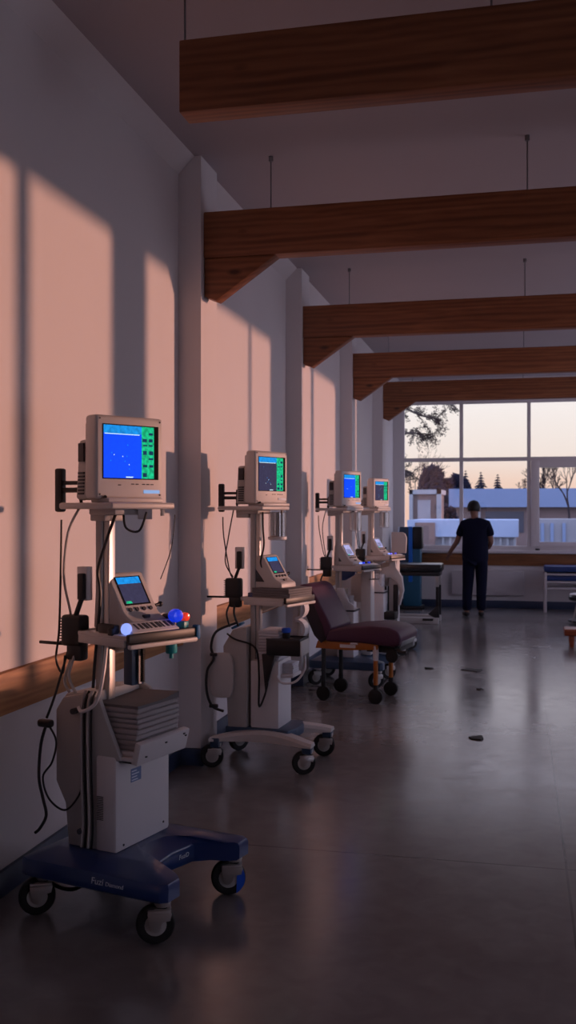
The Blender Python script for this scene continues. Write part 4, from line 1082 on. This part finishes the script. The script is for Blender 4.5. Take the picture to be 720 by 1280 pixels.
def bare_tree(base, height, label, seed, spread=.5, depth=6, r0=.14, mat='twig', lean=(0, 0, 1), ratio=.74):
    r5 = random.Random(seed); t = thing('bare_tree', label, 'tree', base, 0, 'leafless trees outside')
    tr = MB(); tw = MB()
    def grow(p, d, L, r, lev):
        q = p + d * L * .5 + Vector((r5.uniform(-1, 1), r5.uniform(-1, 1), r5.uniform(-.5, .5))) * L * .06; e = p + d * L
        (tr if lev < 2 else tw).tube([p, q, e], [r, r * .85, r * .68], n=5 if lev < 3 else 3, cap=False)
        if lev >= depth: return
        for k in range(2 if lev < 1 else r5.choice((2, 3))):
            ax = Vector((r5.uniform(-1, 1), r5.uniform(-1, 1), r5.uniform(-1, 1)))
            nd = (d + ax.normalized() * spread * r5.uniform(.5, 1.2)).normalized(); nd.z += .06; nd.normalize()
            grow(e, nd, L * ratio * r5.uniform(.75, 1.1), r * .66, lev + 1)
    grow(Vector((0, 0, 0)), Vector(lean).normalized(), height * .30, r0, 0)
    tr.build('trunk', mat, t); tw.build('twigs', mat, t)
    return t
conifer(601, 588, 70, 30, 'dark conifer behind the blue roofed hall, left of the pointed one', 3)
conifer(622, 591, 72, 27, 'pointed lone conifer above the middle of the blue roof', 4)
conifer(582, 586, 74, 24, 'dark conifer beside the first window bar', 5)
conifer(546, 580, 73, 36, 'tall dark conifer rising over the dark tree mass at left', 6)
crown_tree(551, 587, 75, 24, 'hedge', 'broad dark tree mass behind the white framed shelter', 8, pybot=650, nl=9000, size=.6)
crown_tree(576, 593, 79, 14, 'hedge', 'dark rounded tree partly behind the first window bar', 9, pybot=650, nl=5000, size=.5)
crown_tree(560, 634, 53, 9, 'hedge', 'low shrub beside the white framed shelter', 12, pybot=655, nl=700, size=.3)
bare_tree((pxw(520, 56), 56, -.6), pzw(578, 520, 56) + 1.6, 'leafless tree behind the framed shelter at far left', 21, r0=.07)
bare_tree((pxw(657, 80), 80, -.6), 6.0, 'leafless tree right above the hall by the thick window bar', 22, r0=.14)
bare_tree((pxw(686, 78), 78, -.6), 6.6, 'leafless rounded tree behind the hall at right', 23, r0=.2)
bare_tree((pxw(674, 76), 76, -.6), 6.4, 'tall slender leafless tree at right', 24, spread=.30, r0=.10)
bare_tree((pxw(715, 44), 44, -.6), 4.4, 'leafless brown shrub-like tree at the right edge of the window', 25, r0=.1)
# near pine whose boughs hang into the view at the upper left
PXB, PYB = -6.0, 27.0
t = thing('pine_tree', 'near pine whose dark boughs hang across the upper left pane', 'tree', (PXB, PYB, -.6))
MB().tube([(0, 0, 0), (.1, 0, 3), (.0, 0, 6.5), (.2, 0, 9)], [.28, .24, .18, .08], n=10, smooth=3).build('trunk', 'pinebark', t)
r6 = random.Random(11)
for z0, L, dz in ((5.9, 4.3, -.55), (5.2, 4.0, -.4), (4.5, 3.7, -.15), (6.6, 4.2, -.2), (3.9, 3.2, -.5)):
    b = MB(); lf = MB()
    az = r6.uniform(-.25, .15)
    pts = [Vector((math.cos(az) * L * u, math.sin(az) * L * u, z0 + dz * u * u * 1.6 + r6.uniform(-.12, .12))) for u in (0, .25, .5, .7, .85, 1)]
    b.tube(pts, [.09, .07, .05, .035, .025, .012], n=6, smooth=3)
    for k in range(34):
        u = r6.uniform(.45, 1); i = min(4, int(u * 5)); p = pts[i].lerp(pts[i + 1], r6.random())
        d = Vector((r6.uniform(-.2, .9), r6.uniform(-.8, .8), r6.uniform(-.7, .5))).normalized(); e_ = p + d * r6.uniform(.2, .55)
        b.tube([p, (p + e_) / 2 + Vector((0, 0, .03)), e_], [.014, .010, .005], n=4)
        for q in range(60): leaf_tri(lf, p.lerp(e_, r6.uniform(.2, 1.05)) + Vector((r6.uniform(-.06, .06), r6.uniform(-.06, .06), r6.uniform(-.06, .06))), .045, r6, 0)
    bo = b.build('bough', 'pinebark', t); lf.build('needles', 'twig', bo)

# ------------------------------------------------------------------ light, sky, camera
wld = bpy.data.worlds.new('dusk'); SC.world = wld; wld.use_nodes = True
nt = wld.node_tree; nt.nodes.clear()
out = nt.nodes.new('ShaderNodeOutputWorld'); bg = nt.nodes.new('ShaderNodeBackground')
tc = nt.nodes.new('ShaderNodeTexCoord'); sp = nt.nodes.new('ShaderNodeSeparateXYZ'); cr = nt.nodes.new('ShaderNodeValToRGB')
nt.links.new(tc.outputs['Generated'], sp.inputs[0]); nt.links.new(sp.outputs[2], cr.inputs[0])
def ramp(node, stops):
    els = node.color_ramp.elements
    els[0].position = stops[0][0]; els[0].color = (*stops[0][1], 1); els[1].position = stops[-1][0]; els[1].color = (*stops[-1][1], 1)
    for p, c in stops[1:-1]:
        e = els.new(p); e.color = (*c, 1)
# afterglow low over the far end of the room, lilac dusk elsewhere
ramp(cr, [(0, (.95, .62, .50)), (.03, (.98, .72, .60)), (.055, (1.0, .87, .80)), (.10, (1.04, .96, .93)), (.16, (.95, .9, .98)), (.3, (.85, .84, 1.1)), (1, (.6, .66, 1.0))])
cr2 = nt.nodes.new('ShaderNodeValToRGB'); nt.links.new(sp.outputs[2], cr2.inputs[0])
ramp(cr2, [(0, (1.6, 1.5, 1.9)), (.15, (1.6, 1.55, 2.05)), (.4, (1.4, 1.45, 2.1)), (1, (1.0, 1.15, 1.8))])
mr = nt.nodes.new('ShaderNodeMapRange'); mr.interpolation_type = 'SMOOTHSTEP'; mr.inputs[1].default_value = .35; mr.inputs[2].default_value = .85
nt.links.new(sp.outputs[1], mr.inputs[0])
mx = nt.nodes.new('ShaderNodeMix'); mx.data_type = 'RGBA'
nt.links.new(mr.outputs[0], mx.inputs[0]); nt.links.new(cr2.outputs[0], mx.inputs[6]); nt.links.new(cr.outputs[0], mx.inputs[7])
bg.inputs[1].default_value = 1.0
nt.links.new(mx.outputs[2], bg.inputs[0]); nt.links.new(bg.outputs[0], out.inputs[0])

sl = bpy.data.lights.new('sun', 'SUN'); sl.energy = 2.4; sl.color = (1, .48, .33); sl.angle = R(1.0)
so = bpy.data.objects.new('sun', sl); COL.objects.link(so)
dvec = -Vector((math.cos(SUN_AZ) * math.cos(SUN_EL), math.sin(SUN_AZ) * math.cos(SUN_EL), math.sin(SUN_EL)))
so.rotation_euler = dvec.to_track_quat('-Z', 'Y').to_euler()

cam = bpy.data.cameras.new('camera'); co = bpy.data.objects.new('camera', cam); COL.objects.link(co)
co.location = (0, 0, 1.5); co.rotation_euler = (R(90), 0, R(13.06))
cam.sensor_fit = 'VERTICAL'; cam.sensor_height = 36; cam.lens = 36 * 1250 / 1280
cam.clip_start = .05; cam.clip_end = 400
cam.dof.use_dof = True; cam.dof.focus_distance = 4.6; cam.dof.aperture_fstop = 5.0
SC.camera = co
SC.view_settings.view_transform = 'Standard'; SC.view_settings.look = 'None'
SC.view_settings.exposure = 0.0; SC.view_settings.gamma = 1.0
SC.cycles.use_denoising = True
